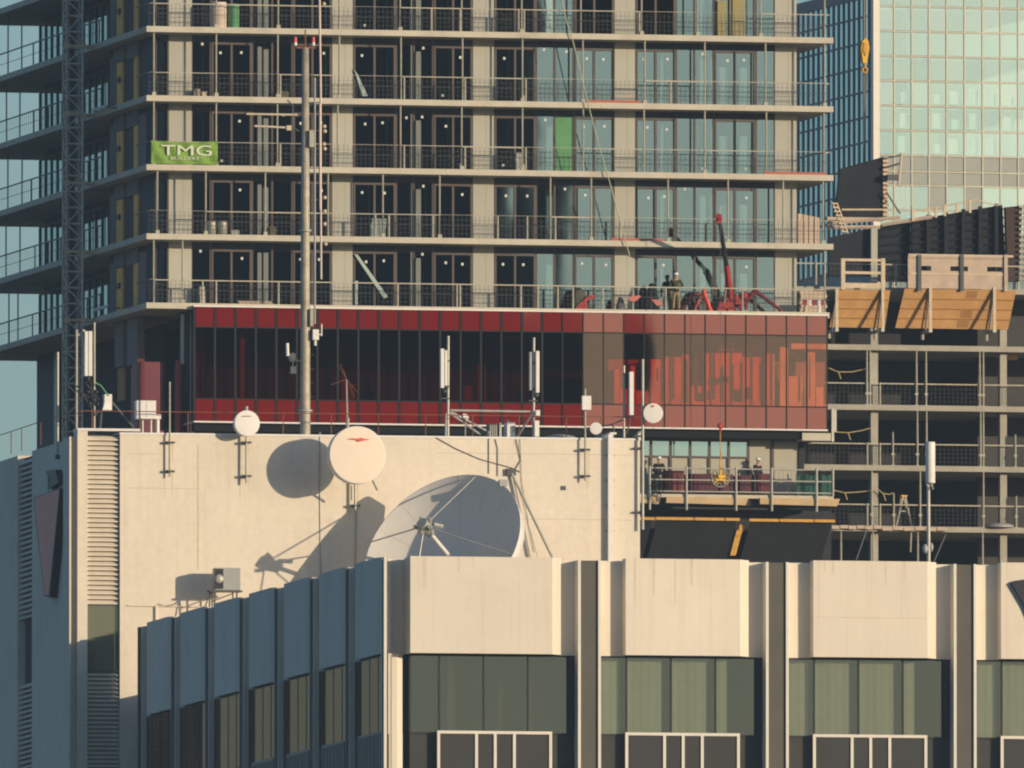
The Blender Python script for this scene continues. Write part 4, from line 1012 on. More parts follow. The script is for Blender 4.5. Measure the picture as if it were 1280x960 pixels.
for a, b_, y0, y1 in ((813, 829, 449, 499), (829.5, 852, 446, 499), (853, 862, 443, 499), (881, 905.5, 441, 499), (906, 928, 441, 499), (898, 918, 427.5, 438), (928.5, 951, 446, 499), (863, 880, 482, 499), (957, 968, 442, 499), (975, 985, 434, 499), (986, 1003, 470, 499), (1008, 1028, 430, 436), (1010, 1019, 440, 499), (768, 774, 462, 499), (786, 794, 457, 499), (775, 785, 486, 499), (795, 812, 488, 499), (1020, 1029, 484, 499)):
    p, q = FT.q(a, y0, vI), FT.q(b_, y1, vI); m.box(p.x, q.x, vI, vI+.2, zb1-.2 if y1 == 499 else q.z, p.z)
split(m, 'band_partition', M('pale_partition', (.42, .375, .33), .9, var=.25, scale=.6, streak=.3), tower)
m = MB()
for a, b_, y0, y1 in ((597, 607, 455, 499), (577, 590, 482, 499), (622, 652, 420, 422), (300, 306, 416, 499), (420, 432, 470, 499), (434, 444, 480, 499)):
    p, q = FT.q(a, y0, 1.5), FT.q(b_, y1, 1.5); m.box(p.x, q.x, 1.5, 1.7, q.z-.2, p.z)
split(m, 'band_inner_column', m_dark2, tower)
m = MB()
for a, b_, y0, y1 in ((840, 843, 440, 499), (868, 872, 446, 499), (891, 894, 440, 499), (915, 917, 455, 499), (939, 941, 450, 499), (963, 964.5, 450, 499), (1012, 1013, 445, 499), (821, 823, 460, 476), (899, 911, 470, 478), (931, 938, 484, 499), (884, 889, 488, 499)):
    p, q = FT.q(a, y0, 1.7), FT.q(b_, y1, 1.7); m.box(p.x, q.x, 1.7, 1.78, q.z, p.z)
split(m, 'band_stud', m_dark2, tower)
# odds and ends standing on the balconies
for k, x0, x1, h, v, mt, nm, lb, cat in (
    (3, 243, 251, .42, 1.0, m_plyw, 'crate', 'low pale crate on the third balcony left of the first door', 'crate'),
    (3, 252, 259, .28, .9, m_wood, 'board_offcut', 'short timber offcut pile right of the pale crate', 'timber'),
    (3, 351, 362, .40, 1.1, m_olt2, 'tool_box', 'dull olive tool box on the third balcony beside the tall mast', 'tool box'),
    (0, 297, 343, .20, .8, m_plyw, 'plank_pile', 'long pale plank pile lying on the lowest balcony left of the mast', 'planks'),
    (0, 250, 257, .85, .9, m_galv, 'site_pump', 'small grey upright pump behind the rail above the band left end', 'pump'),
    (1, 288, 300, .30, 1.0, m_grey, 'sack_pile', 'grey sack pile on the balcony right of the two metal cans', 'sacks'),
    (1, 337, 346, .50, 1.0, m_olt2, 'covered_box', 'olive covered box on the second balcony near the tall mast', 'box'),
    (1, 463, 484, .95, 1.2, m_pale2, 'panel_stack', 'stack of pale green panels leaning in the second floor doorway', 'panels'),
    (2, 645, 653, .9, 1.2, m_grey, 'trolley', 'grey trolley on the balcony just left of the green filmed pane', 'trolley')):
    p, q = FT.q(x0, 300, v), FT.q(x1, 300, v); b = Vector(((p.x+q.x)/2, v, wk[k]+.003))
    t = thing(nm, lb, cat, FT, tuple(b)); W_ = q.x-p.x
    m = MB(base=b); n_ = 4
    for i in range(n_):
        e_ = random.uniform(0, .12)*W_; m.box(p.x+e_, q.x-random.uniform(0, .12)*W_, v+.02*i, v+.35-.02*i, b.z+h*i/n_, b.z+h*(i+1)/n_-.012)
    m.build('stacked_body', mt, t)
# ---- below the band on the right: wall, strip window, deck
def W2(y): return FT.W(800, y, 1.5)
u0, u1 = FT.U(780, 1.5), FT.U(998, 1.5)
zd = FT.W(813, 617, -.3)
zwt, zwb, zct = W2(551), W2(570.5), W2(546)
m = MB(); m.box(u0, FT.U(935, 1.5), 1.5, 1.8, zd-.3, zwb-.03); m.box(FT.U(935, 1.5), u1, 1.5, 1.8, zd-.3, zct); m.build('lower_wall_panel', m_beige, tower)
m = MB(); m.box(u0, u1, 1.55, 1.9, zct+.01, zB-.15); m.box(u1, u1+.25, 1.4, 1.9, zd-.3, zB-.2); m.build('lower_lintel', m_dark, tower)
xs = [800, 813.5, 838, 862.5, 886.5, 910.5, 935]
m = MB()
for x in xs+[965.5]: u = FT.U(x, 1.48); m.box(u-.06, u+.06, 1.42, 1.495, zd, zwt+.1)
m.box(FT.U(800, 1.48), FT.U(935, 1.48), 1.40, 1.5, zwt, zct+.01); m.box(FT.U(800, 1.48), FT.U(935, 1.48), 1.41, 1.495, zwb-.04, zwb+.04); fr = m.build('strip_window', m_frame, tower)
for a, b_ in zip(xs, xs[1:]):
    p = MB(); p.quad((FT.U(a, 1.5)+.07, 1.47, zwb+.05), (FT.U(b_, 1.5)-.07, 1.47, zwb+.05), (FT.U(b_, 1.5)-.07, 1.47, zwt), (FT.U(a, 1.5)+.07, 1.47, zwt)); p.build('pane', SP('strip_pane', (.10, .14, .14), (.6, .78, .8), .55) if a == 800 else bpy.data.materials['strip_pane'], fr)
# deck with timber edge
deck = thing('loading_deck', 'concrete loading deck with timber edge and steel railing under the red band', 'deck', FT, (FT.U(800, -.3), -.3, zd))
b = Vector((FT.U(800, -.3), -.3, zd))
ua, ub = FT.U(796, -.3), FT.U(1050, -.3)
m = MB(base=b); m.box(ua, ub-.3, -.25, 1.38, zd-.16, zd); m.build('deck_slab', m_conc, deck)
m = MB(base=b)
for a, c_ in ((797, 827), (833, 936), (950, 1050)): m.prism([(FT.U(a, -.3), -.3, zd-.13), (FT.U(c_, -.3), -.3, zd-.13), (FT.U(c_-4, -.3), -.3, zd-.48), (FT.U(a, -.3), -.3, zd-.42)], (0, .25, 0))
m.build('timber_edge', M('edge_timber', (.50, .36, .20), .8, var=.15, scale=1.5), deck)
m = MB(base=b); m.box(ua, ub-.5, .1, 1.38, zd-.5, zd-.17); m.build('deck_underside', m_dark, deck)
m = MB(base=b); P = [FT.U(x, -.35) for x in (812, 858, 920, 964.5, 1020.5, 1041)]
for i, u in enumerate(P): m = MB(base=b); m.bar((u, -.36, zd-.75 if i < 5 else zd), (u, -.36, zd+1.28), .055, n=6); m.build('rail_post', m_galv, deck)
for dz in (1.2, .66, .12):
    m = MB(base=b); m.bar((P[0], -.33, zd+dz), (P[-1], -.33, zd+dz), .035, n=6); m.build('deck_rail', m_galv, deck)
m = MB(base=b)
for x in (864, 932, 944, 960, 985, 996): u = FT.U(x, -.3); m.bar((u, -.28, zd), (u, -.28, zd+1.0), .03)
for i in range(int((P[-1]-P[0])/.2)): m.box(P[0]+i*.2, P[0]+i*.2+.012, -.30, -.29, zd+.1, zd+1.15)
m.build('rail_mesh', m_wire, deck)
def bundle2(x0, x1, y0, y1, v, lb, mt): bundle(x0, x1, y0, y1, v, lb, mt)
bundle(833, 857, 588, 616, .3, 'plum red wrapped pallet on the deck beside the left worker', m_red2)
bundle(862, 918, 592, 616, .35, 'wide dark plum wrapped pallet on the deck behind the yellow lifting frame', M('plum_wrap', (.09, .02, .03), .6, var=.2))
bundle(921, 942, 594, 616, .4, 'narrow plum wrapped pallet just left of the right worker on the deck', M('plum_wrap_b', (.10, .02, .03), .6, var=.2))
bundle(946, 968, 592, 616, .3, 'plum red wrapped pallet with a dark right end on the deck', m_red2)
b = FT.q(1018, 615, .2)
t = thing('green_net', 'green debris netting behind the right end of the deck railing', 'netting', FT, (b.x, .2, zd))
m = MB(base=(b.x, .2, zd)); p, q = FT.q(997, 593, .2), FT.q(1039, 616, .2); n = 14
for i in range(n):
    x0, x1 = p.x+(q.x-p.x)*i/n, p.x+(q.x-p.x)*(i+1)/n; y0, y1 = .2+.02*math.sin(i*2.3), .2+.02*math.sin(i*2.3+2.3)
    m.quad((x0, y0, zd+.0), (x1, y1, zd), (x1, y1, p.z+.05*math.sin(i)), (x0, y0, p.z+.05*math.sin(i-1)))
m.build('net', m_green, t); 
# sloping dark tarps hung under the deck
for pts, lb in (([(822, 650), (921, 650), (906, 712), (805, 712)], 'left black tarpaulin panel hung below the deck'), ([(939, 652), (1040, 653), (1022, 712), (921, 712)], 'right black tarpaulin panel hung below the deck, with slanted right end'), ([(796, 650), (815, 650), (800, 712), (780, 712)], 'sliver of black tarpaulin by the end of the white wall')):
    q = [FT.q(x, y, .3 if y < 700 else 1.1) for x, y in pts]; b = q[3]
    t = thing('tarpaulin', lb, 'tarpaulin', FT, tuple(b)); m = MB(base=b); m.prism(q, (0, .06, .02)); m.build('tarp_sheet', m_tarp, t)
    p0, p1 = q[0], q[1]
    m = MB(base=b); xx = p0.x-.12; nx = 0
    while xx < p1.x+.1:
        L_ = min(random.uniform(1.4, 1.9), p1.x+.15-xx); m.box(xx, xx+L_-.05, .12, .27, p0.z+.0, p0.z+.13); xx += L_
    m.build('timber_batten', m_yel, t)
m = MB(); 
for i, (x, y) in enumerate(((927, 660), (923, 667), (921, 674), (919, 682), (917, 690))):
    p = FT.q(x, y, .7); bb = p-Vector((0, 0, .15))
    o = MB(base=bb); o.prism([p+Vector((-.16, 0, -.16)), p+Vector((.1, 0, -.16)), p+Vector((.2, 0, .16)), p+Vector((-.08, 0, .16))], (0, .2, 0))
    t = o.build('orange_block', m_yel, None); t.location = FT.world(*bb); t.rotation_euler = (0, 0, FT.th)
    tag(t, 'small orange timber block stacked in the gap between the black tarpaulins', 'block', 'orange blocks between the tarpaulins')
m = MB(); m.box(FT.U(780, 2), FT.U(1040, 2), 2.2, 2.5, 0, zd-.55); m.build('deck_back_wall', m_dark, tower)
# ledge at the lower right corner of the band
b = FT.q(1012, 550, 0)
t = thing('corner_ledge', 'rough concrete ledge with steel ends under the right end of the red band', 'ledge', FT, tuple(b))
m = MB(base=b); p, q = FT.q(1003, 541, -.1), FT.q(1042, 551, -.1); m.box(p.x, q.x, -.1, 1.2, q.z, p.z); m.build('ledge_slab', m_conc, t)
m = MB(base=b)
for x, y0, y1 in ((1041, 510, 552), (1044, 512, 540)): p, q = FT.q(x, y0, -.12), FT.q(x, y1, -.12); m.box(p.x-.06, p.x+.06, -.14, -.02, q.z, p.z)
p, q = FT.q(958, 543, .3), FT.q(990, 546, .3); m.box(p.x, q.x, .3, .8, q.z, p.z); m.build('steel_end', m_galv, t)

# ---- banner
b = FT.q(189, 204.5, .03); q1 = FT.q(272, 176, .03)
zb_ = FT.q(189, 204.5, .03).z; zt_ = FT.q(189, 175.5, .03).z; x0, x1 = b.x, q1.x
t = thing('banner', 'bright green banner with pale lettering tied to the balcony rail', 'banner', FT, tuple(b))
m = MB(base=b); nx, ny = 24, 8; V = []
def bw(i, j): x = x0+(x1-x0)*i/nx; z = zb_+(zt_-zb_)*j/ny; return (x, .0+.045*math.sin(i*.9+j*.7)*(1 if 0 < i < nx else .2)+.02*math.sin(j*1.7), z-(.05*math.sin(math.pi*i/nx) if j == ny else 0))
for i in range(nx):
    for j in range(ny): m.quad(bw(i, j), bw(i+1, j), bw(i+1, j+1), bw(i, j+1))
m.build('banner_cloth', m_ban, t)
def text_mesh(txt, x0, x1, z0, z1, v, name, mat, parent, base, ext=.004):
    cu = bpy.data.curves.new(name, 'FONT'); cu.body = txt; cu.extrude = .01
    ob = bpy.data.objects.new(name, cu); COL.objects.link(ob)
    dg = bpy.context.evaluated_depsgraph_get(); me = bpy.data.meshes.new_from_object(ob.evaluated_get(dg))
    bpy.data.objects.remove(ob); 
    xs_ = [q.co.x for q in me.vertices]; ys_ = [q.co.y for q in me.vertices]; a, b_ = min(xs_), max(xs_); c_, d_ = min(ys_), max(ys_)
    for q in me.vertices:
        x = x0+(q.co.x-a)/(b_-a)*(x1-x0); z = z0+(q.co.y-c_)/(d_-c_)*(z1-z0); y = v-q.co.z*ext/.01
        q.co = Vector((x, y, z))-Vector(base)
    me.materials.append(mat); o = bpy.data.objects.new(name, me); COL.objects.link(o); o.parent = parent; return o
k_ = (x1-x0)/83.
text_mesh('TMG', x0+12*k_, x0+75*k_, zb_+10.5*k_, zb_+23*k_, -.075, 'lettering', m_banw, t, b)
text_mesh('BUILDERS', x0+24*k_, x0+59*k_, zb_+5*k_, zb_+8.8*k_, -.07, 'small_lettering', m_banw, t, b)
# ================================================================ HOIST MAST, CRANE, PEOPLE
hb = Vector((-.95, vq(91, -.95), 0))
t = thing('hoist_mast', 'grey lattice hoist mast tied to the shaded left side of the high rise', 'lattice mast', FT, tuple(hb))
cx, cy = hb.x, hb.y; hw = .38; ztop = FT.ql(91, -80, -.95).z; zbot = 30
for dx_, dy_ in ((-hw, -hw), (hw, -hw), (hw, hw), (-hw, hw)):
    m = MB(base=hb); m.bar((cx+dx_, cy+dy_, zbot), (cx+dx_, cy+dy_, ztop), .055, n=6); m.build('chord', m_lattice if dx_ > 0 else m_galv, t)  # right chords paler: their sunlit side is put into the colour
m = MB(base=hb); z = FT.ql(91, 560, -.95).z; up = True
while z < ztop-1.5:
    for (ax_, ay_), (bx_, by_) in (((-hw, -hw), (hw, -hw)), ((hw, -hw), (hw, hw)), ((-hw, -hw), (-hw, hw)), ((-hw, hw), (hw, hw))):
        m.bar((cx+ax_, cy+ay_, z), (cx+bx_, cy+by_, z), .04, n=4); m.bar((cx+ax_, cy+ay_, z), (cx+bx_, cy+by_, z+.75), .03, n=4) if up else m.bar((cx+bx_, cy+by_, z), (cx+ax_, cy+ay_, z+.75), .03, n=4)
    z += .75; up = not up
m.build('lacing', m_lattice, t)
for k in range(5):
    m = MB(base=hb); z = wk[k]-.12; m.bar((cx-hw, cy-hw-.02, z), (cx+hw+.1, cy-hw-.02, z), .07); m.bar((cx+hw, cy-hw, z), (.05, cy-.4, z), .06); m.bar((cx+hw, cy+hw, z), (.05, cy+.4, z), .06); m.box(cx-hw-.1, cx-hw+.12, cy-hw-.1, cy-hw, z-.12, z+.12); m.box(cx+hw-.05, cx+hw+.15, cy-hw-.1, cy-hw, z-.12, z+.12)
    split(m, 'wall_tie', m_wood, t)  # ties in a cream tone: sunlight on them is put into the colour
m = MB(base=hb); m.box(cx-.2, cx+.05, cy-.2, cy+.2, zbot, ztop); m.build('rack', m_black, t)
# long flood arm on the left slab (pale bar) and balcony bits
for px, py, k, lb in ((124, 132, 2, 'pale bar sticking out of the shaded side two floors up'), (126, 382, 0, 'pale lamp arm reaching out of the lowest shaded slab')):
    p = FT.ql(px-9, py, -.2); q = FT.ql(px+9, py+1.5, -.2); b = q
    t = thing('lamp_arm', lb, 'lamp arm', FT, tuple(b)); m = MB(base=b); m.box(p.x-.05, p.x+.06, min(p.y, q.y), max(p.y, q.y), q.z-.02, q.z+.1); m.build('lamp_head', m_sticker, t)
    m = MB(base=b); m.bar(q, (.02, q.y-1.5, q.z-.15), .05); m.build('arm', m_dgrey, t)
# diagonal lifeline rope
b = FT.q(787, 320, -.12)
t = thing('lifeline_rope', 'thin pale green rope hanging diagonally across the upper floors', 'rope', FT, tuple(b))
m = MB(base=b); m.path([FT.q(x, y, v) for x, y, v in ((698, -20, -.1), (709, 30, -.12), (717, 55, -.13), (733, 122, -.2), (748, 180, -.2), (762, 228, -.2), (776, 280, -.2), (787, 320, -.12))], .026, 5); m.build('rope_strand', m_lime, t)
# ---- spider crane
def cp(x, y, v): return FT.q(x, y, v)
vb_ = .75
b = cp(906, 388, vb_); b.z = wk[0]+.01
crane = thing('spider_crane', 'red mini spider crane with a raised boom on the balcony above the red band', 'crane', FT, tuple(b))
floor_z = wk[0]+.01
m = MB(base=b); m.box(b.x-.35, b.x+.35, vb_-.3, vb_+.45, floor_z+.12, floor_z+.42); m.box(b.x-.42, b.x-.05, vb_-.3, vb_+.35, floor_z, floor_z+.2); m.box(b.x+.1, b.x+.42, vb_-.3, vb_+.35, floor_z, floor_z+.2); m.build('chassis', m_red, crane)
m = MB(base=b); m.lathe([(.001, 0), (.27, 0), (.27, .28), (.001, .28)], (b.x+.05, vb_, floor_z+.42), (0, 0, 1), 16); m.prism([cp(x, y, vb_-.15) for x, y in ((906, 365), (914, 367), (918, 376), (916, 384), (905, 384))], (0, .3, 0)); m.build('turret', m_red, crane)
elbow = cp(911.5, 366, vb_); kn = cp(908, 331, vb_-1.2); tip = cp(899, 274, -3.2)
root = cp(913.5, 378, vb_)
m = MB(base=b); m.bar(root, kn, .21, .15, n=6); m.build('boom_base', m_red, crane)
m = MB(base=b); m.bar(kn-(tip-kn).normalized()*.2, tip, .12, .09, n=6); m.bar(kn+(tip-kn)*.3, kn+(tip-kn)*.34, .15, n=6); m.build('boom_extension', m_black, crane)
m = MB(base=b); d = (tip-kn).normalized(); m.bar(tip-d*.1, tip+d*.25, .15, n=6); m.cbox(tip+Vector((-.02, 0, .02)), (.2, .22, .42)); m.build('boom_head', m_red, crane)
m = MB(base=b); m.bar(cp(905, 382, vb_-.2), cp(908.5, 345, vb_-.7), .06, n=8); m.build('lift_cylinder', m_galv, crane)
def legs(pts, r0, r1, mt):
    m = MB(base=b)
    for i in range(len(pts)-1):
        m.bar(cp(*pts[i]), cp(*pts[i+1]), r0+(r1-r0)*i/(len(pts)-1), r0+(r1-r0)*(i+1)/(len(pts)-1), n=6)
    e = cp(*pts[-1]); m.bar((e.x, e.y, floor_z), (e.x, e.y, floor_z+.06), .14, n=8)
    m.build('outrigger', mt, crane)
legs([(922, 386, .7), (944, 363.5, .45), (976, 388, .2)], .15, .075, M('dark_red_paint', (.20, .02, .025), .4, var=.12))
legs([(918, 382, .9), (935, 366, 1.0), (932, 387, 1.2)], .13, .08, m_red)
legs([(884, 378, .6), (879, 363, .3), (887.5, 387, .1)], .14, .11, M('orange_red_paint', (.70, .08, .035), .4, var=.1))
legs([(884, 376, .9), (867, 366, 1.0), (852, 387, 1.1)], .12, .09, bpy.data.materials['dark_red_paint'])
legs([(880, 365, .35), (872, 378, .3), (868, 388, .3)], .1, .07, m_red)
m = MB(base=b); m.box(b.x+.45, b.x+.9, vb_-.25, vb_+.3, floor_z+.35, floor_z+.75); m.ball(cp(930, 369, .5), .2, 10); m.build('winch', m_red, crane)
m = MB(base=b); m.box(cp(868, 0, 1).x, cp(882, 0, 1).x, .9, 1.3, floor_z, floor_z+.45); m.box(cp(890, 0, 1).x, cp(903, 0, 1).x, .8, 1.3, floor_z, floor_z+.42); m.bar(cp(874, 378, .8), cp(874, 386, .8), .12, n=8); m.build('engine_box', m_dgrey, crane)
hk = cp(900, 533, -3.2)
hk.x = tip.x+.05
m = MB(base=b); m.bar((hk.x, tip.y, tip.z), (hk.x, tip.y, hk.z), .014, n=4); m.build('hoist_wire', m_dgrey, crane)
m = MB(base=b); m.lathe([(.001, -.06), (.13, -.06), (.13, .06), (.001, .06)], (hk.x, tip.y, hk.z+.02), (.25, -1, 0), 16); m.bar((hk.x, tip.y, hk.z-.1), (hk.x, tip.y, hk.z-.28), .05); m.build('hook_block', m_red, crane)
lf = Vector((hk.x, tip.y, FT.q(900, 598, tip.y).z))
t = thing('lifting_frame', 'yellow round vacuum lifting frame hanging from the crane hook in front of the deck', 'lifting frame', FT, tuple(lf))
m = MB(base=lf); m.bar(lf+Vector((0, 0, .25)), (hk.x, tip.y, hk.z-.28), .022); m.path([(hk.x, tip.y, lf.z+1.3), (hk.x+.06, tip.y, lf.z+1.1), (hk.x-.03, tip.y, lf.z+.8), (hk.x, tip.y, lf.z+.2)], .032); m.build('sling', m_yel, t)
m = MB(base=lf); m.box(lf.x-.24, lf.x+.24, lf.y-.08, lf.y+.05, lf.z-.12, lf.z-.02); m.box(lf.x-.05, lf.x+.05, lf.y-.1, lf.y+.07, lf.z-.1, lf.z+.4); m.bar(lf+Vector((-.3, 0, .2)), lf+Vector((.3, 0, -.25)), .025); m.bar(lf+Vector((.3, 0, .2)), lf+Vector((-.3, 0, -.25)), .025); m.box(lf.x-.12, lf.x+.2, lf.y-.12, lf.y-.09, lf.z+.02, lf.z+.16); m.build('frame_cross', m_yelp, t)
m = MB(base=lf); P = [lf+Vector((math.cos(a*math.pi/10)*.42, 0, math.sin(a*math.pi/10)*.42+.02)) for a in range(21)]; m.path(P, .025, 5); m.build('ring', m_post, t)
for i in range(6):
    a = i*math.pi/3+.3; m = MB(base=lf); p = lf+Vector((math.cos(a)*.34, -.02, math.sin(a)*.34+.02)); m.lathe([(.10, -.03), (.135, .0), (.10, .03), (.06, .02)], p, (0, 1, 0), 14); m.build('suction_cup', m_post, t)
# clutter on the balcony left of the worker
def lump(x0, x1, y0, y1, v, mt, name, lb, cat):
    p, q = cp(x0, y0, v), cp(x1, y1, v); bb = Vector(((p.x+q.x)/2, v, wk[0]+.005)); W_, H_ = (q.x-p.x), p.z-bb.z
    t = thing(name, lb, cat, FT, tuple(bb)); m = MB(base=bb); n = 12
    prof = [(W_*.5*s_, H_*h_) for s_, h_ in ((.001, 1), (.35, .97), (.62, .8), (.8, .5), (.95, .2), (1, 0))]
    m.lathe(prof, bb, (0, 0, 1), n)
    for i in range(len(m.v)): m.v[i] = Vector((m.v[i].x*(1+.15*math.sin(i*2.1)), m.v[i].y*.45, m.v[i].z*(1+.08*math.sin(i*1.7))))
    m.build(name+'_cover', mt, t); return t
m_olt = M('olive_cover', (.10, .095, .06), .85, var=.25, scale=4)
lump(711, 735, 361, 387, .7, m_olt, 'covered_pile', 'olive covered pile behind the rail, left of the red pump', 'pile')
lump(806, 824, 356, 387, .75, m_navy, 'covered_pile', 'dark hunched covered pile just left of the worker above the red band', 'pile')
lump(770, 781, 372, 387, .5, m_dgrey, 'grey_sack', 'small grey sack on the balcony against the beige column', 'sack')
lump(893, 903, 374, 388, 1.1, m_olt, 'grey_sack', 'dull grey sack between the legs of the red crane', 'sack')
bb = cp(735, 387, .5); bb.z = wk[0]+.005
t = thing('red_pump', 'small red machine with a raised arm behind the mesh rail', 'machine', FT, tuple(bb))
m = MB(base=bb); m.prism([cp(x, y, .4) for x, y in ((719, 387), (723, 380), (732, 374), (735, 379), (734, 386))], (0, .5, 0)); m.build('machine_body', m_red, t)
m = MB(base=bb); m.bar(cp(728, 379, .5), cp(736, 371, .5), .09); m.bar(cp(736, 371, .5), cp(743, 371, .5), .09); m.build('machine_arm', bpy.data.materials['orange_red_paint'], t)
for pts, lb in (([(785, 371), (800, 369), (801, 371), (794, 377), (787, 376)], 'faded pink cloth scrap tied on the rail by the beige column'), ([(814, 374), (826, 375), (829, 381), (821, 382)], 'pink red cloth scrap hanging just left of the worker')):
    q = [cp(x, y, .04) for x, y in pts]; t = thing('cloth_scrap', lb, 'cloth', FT, tuple(q[2])); m = MB(base=q[2]); m.prism(q, (0, .03, 0)); m.build('scrap', M('pink_cloth', (.48, .17, .14), .8), t)

# ---- people
def skin_mesh(verts, edges, radii, sub=2):
    me = bpy.data.meshes.new('tmp'); me.from_pydata([tuple(v) for v in verts], edges, [])
    ob = bpy.data.objects.new('tmp', me); COL.objects.link(ob)
    sk_ = ob.modifiers.new('s', 'SKIN'); 
    for i, r_ in enumerate(radii): me.skin_vertices[0].data[i].radius = (r_, r_) if not isinstance(r_, tuple) else r_
    me.skin_vertices[0].data[0].use_root = True
    sb = ob.modifiers.new('d', 'SUBSURF'); sb.levels = sub; sb.render_levels = sub
    dg = bpy.context.evaluated_depsgraph_get(); out = bpy.data.meshes.new_from_object(ob.evaluated_get(dg))
    bpy.data.objects.remove(ob); bpy.data.meshes.remove(me)
    for p in out.polygons: p.use_smooth = True
    return out
def person(u, v, z, facing, label, jacket, pants, arms, lean_=0., helmet=True, h=1.76, fr=None):
    """facing: rotation about z in the building frame, 0 looks out of the facade (towards -v). arms: (elbow, hand) offsets per side in body space"""
    fr = fr or FT
    t = thing('person', label, 'person', fr, (u, v, z)); t.rotation_euler = (0, 0, fr.th+facing)
    s = h/1.76
    J = lambda x, y, zz: Vector((x, y-lean_*max(0, zz-.9), zz))*s
    pel, chest, neck, head, crown = J(0, 0, .95), J(0, .01, 1.28), J(0, 0, 1.50), J(0, -.03, 1.60), J(0, -.02, 1.72)
    V = [pel, J(0, 0, 1.10), chest, J(0, 0, 1.42), neck, J(0, -.02, 1.57), J(0, -.025, 1.66), J(0, -.01, 1.74)]
    E_ = [(i, i+1) for i in range(7)]; RR = [.13, .125, .145, .11, .055, .072, .088, .05]
    hands = []
    for sd_ in (-1, 1):
        sh = len(V); el, ha = arms[0 if sd_ < 0 else 1]
        V += [J(.19*sd_, 0, 1.41), J(*el), J(*ha)]; E_ += [(3, sh), (sh, sh+1), (sh+1, sh+2)]; RR += [.062, .045, .033]; hands.append((V[sh+1], V[sh+2]))
        hp = len(V); V += [J(.10*sd_, 0, .88), J(.12*sd_, -.02, .48), J(.13*sd_, .02, .09), J(.14*sd_, -.12, .04)]
        E_ += [(0, hp), (hp, hp+1), (hp+1, hp+2), (hp+2, hp+3)]; RR += [.095, .06, .045, .04]
    me = skin_mesh(V, E_, [r_*s for r_ in RR])
    # fingers, nose, ears join the same body mesh
    bm = bmesh.new(); bm.from_mesh(me); mb = MB()
    for (el, ha) in hands:
        d = (ha-el).normalized(); x = d.cross(Vector((0, 1, 0))); x = x.normalized() if x.length > .1 else Vector((1, 0, 0)); y = d.cross(x).normalized()
        mb.bar(ha, ha+d*.09, .034, .038, n=8)
        for i, L_ in enumerate((.065, .078, .073, .055)):
            a = ha+d*.085+x*(i-1.5)*.018; mid_ = a+d*L_*.55+y*.008; mb.bar(a, mid_, .0095, .009); mb.bar(mid_, mid_+d*L_*.4+y*.03, .009, .007)
        a = ha+d*.03+x*.032; mb.bar(a, a+d*.045+x*.025, .011, .010); mb.bar(a+d*.045+x*.025, a+d*.075+x*.02+y*.015, .010, .008)
    fc = V[6]; mb.prism([fc+Vector((-.014, -.085, -.03)), fc+Vector((.014, -.085, -.03)), fc+Vector((0, -.08, .025))], (0, -.03, -.004))
    for sd_ in (-1, 1): mb.ball(fc+Vector((sd_*.088, 0, -.01)), .028, 8, (.4, .8, 1.2))
    n0 = [bm.verts.new(p) for p in mb.v]
    for f in mb.f:
        try: bm.faces.new([n0[i] for i in f])
        except ValueError: pass
    bm.to_mesh(me); bm.free(); me.materials.append(m_skin)
    o = bpy.data.objects.new('body', me); COL.objects.link(o); o.parent = t
    e = MB(); [e.ball(fc+Vector((sd_*.032, -.083, .012)), .011, 8) for sd_ in (-1, 1)]; e.build('eyes', m_black, t)
    e = MB(); e.box(fc.x-.025, fc.x+.025, fc.y-.092, fc.y-.07, fc.z-.058, fc.z-.05); e.build('mouth', m_redsign, t)
    # jacket
    JV = [J(0, 0, .84), J(0, 0, 1.0), J(0, 0, 1.12), J(0, .01, 1.28), J(0, 0, 1.42), J(0, 0, 1.49)]; JE = [(i, i+1) for i in range(5)]; JR = [.165, .165, .16, .17, .135, .085]
    for i_, sd_ in enumerate((-1, 1)):
        el, ha = arms[i_]; a = len(JV); el_, ha_ = J(*el), J(*ha); JV += [J(.20*sd_, 0, 1.41), el_, el_.lerp(ha_, .95)]; JE += [(4, a), (a, a+1), (a+1, a+2)]; JR += [.085, .072, .058]
    me = skin_mesh(JV, JE, [r_*s for r_ in JR]); me.materials.append(jacket); o = bpy.data.objects.new('jacket', me); COL.objects.link(o); o.parent = t
    TV = [J(0, 0, .95), J(0, 0, .88)]; TE = [(0, 1)]; TR = [.14, .14]
    for sd_ in (-1, 1):
        a = len(TV); TV += [J(.11*sd_, 0, .82), J(.12*sd_, -.02, .48), J(.13*sd_, .015, .1)]; TE += [(1, a), (a, a+1), (a+1, a+2)]; TR += [.115, .085, .075]
    me = skin_mesh(TV, TE, [r_*s for r_ in TR]); me.materials.append(pants); o = bpy.data.objects.new('trousers', me); COL.objects.link(o); o.parent = t
    for sd_ in (-1, 1):
        m = MB(); p = J(.135*sd_, -.03, 0); m.prism([p+Vector((-.05, .09, 0)), p+Vector((.05, .09, 0)), p+Vector((.055, -.15, 0)), p+Vector((-.055, -.15, 0))], (0, 0, .05)); m.prism([p+Vector((-.05, .09, .052)), p+Vector((.05, .09, .052)), p+Vector((.05, -.05, .052)), p+Vector((-.05, -.05, .052))], (0, 0, .08)); m.build('boot', m_boot, t)
    hc = V[6]+Vector((0, .005, .045))
    m = MB(); m.lathe([(.001, .115), (.05, .108), (.09, .08), (.113, .03), (.118, 0), (.145, -.005), (.14, -.012), (.10, -.01)], hc, (0, 0, 1), 20); m.prism([hc+Vector((-.08, -.1, -.005)), hc+Vector((.08, -.1, -.005)), hc+Vector((.05, -.17, -.015)), hc+Vector((-.05, -.17, -.015))], (0, 0, .012)); m.build('helmet', m_hat, t)
    return t
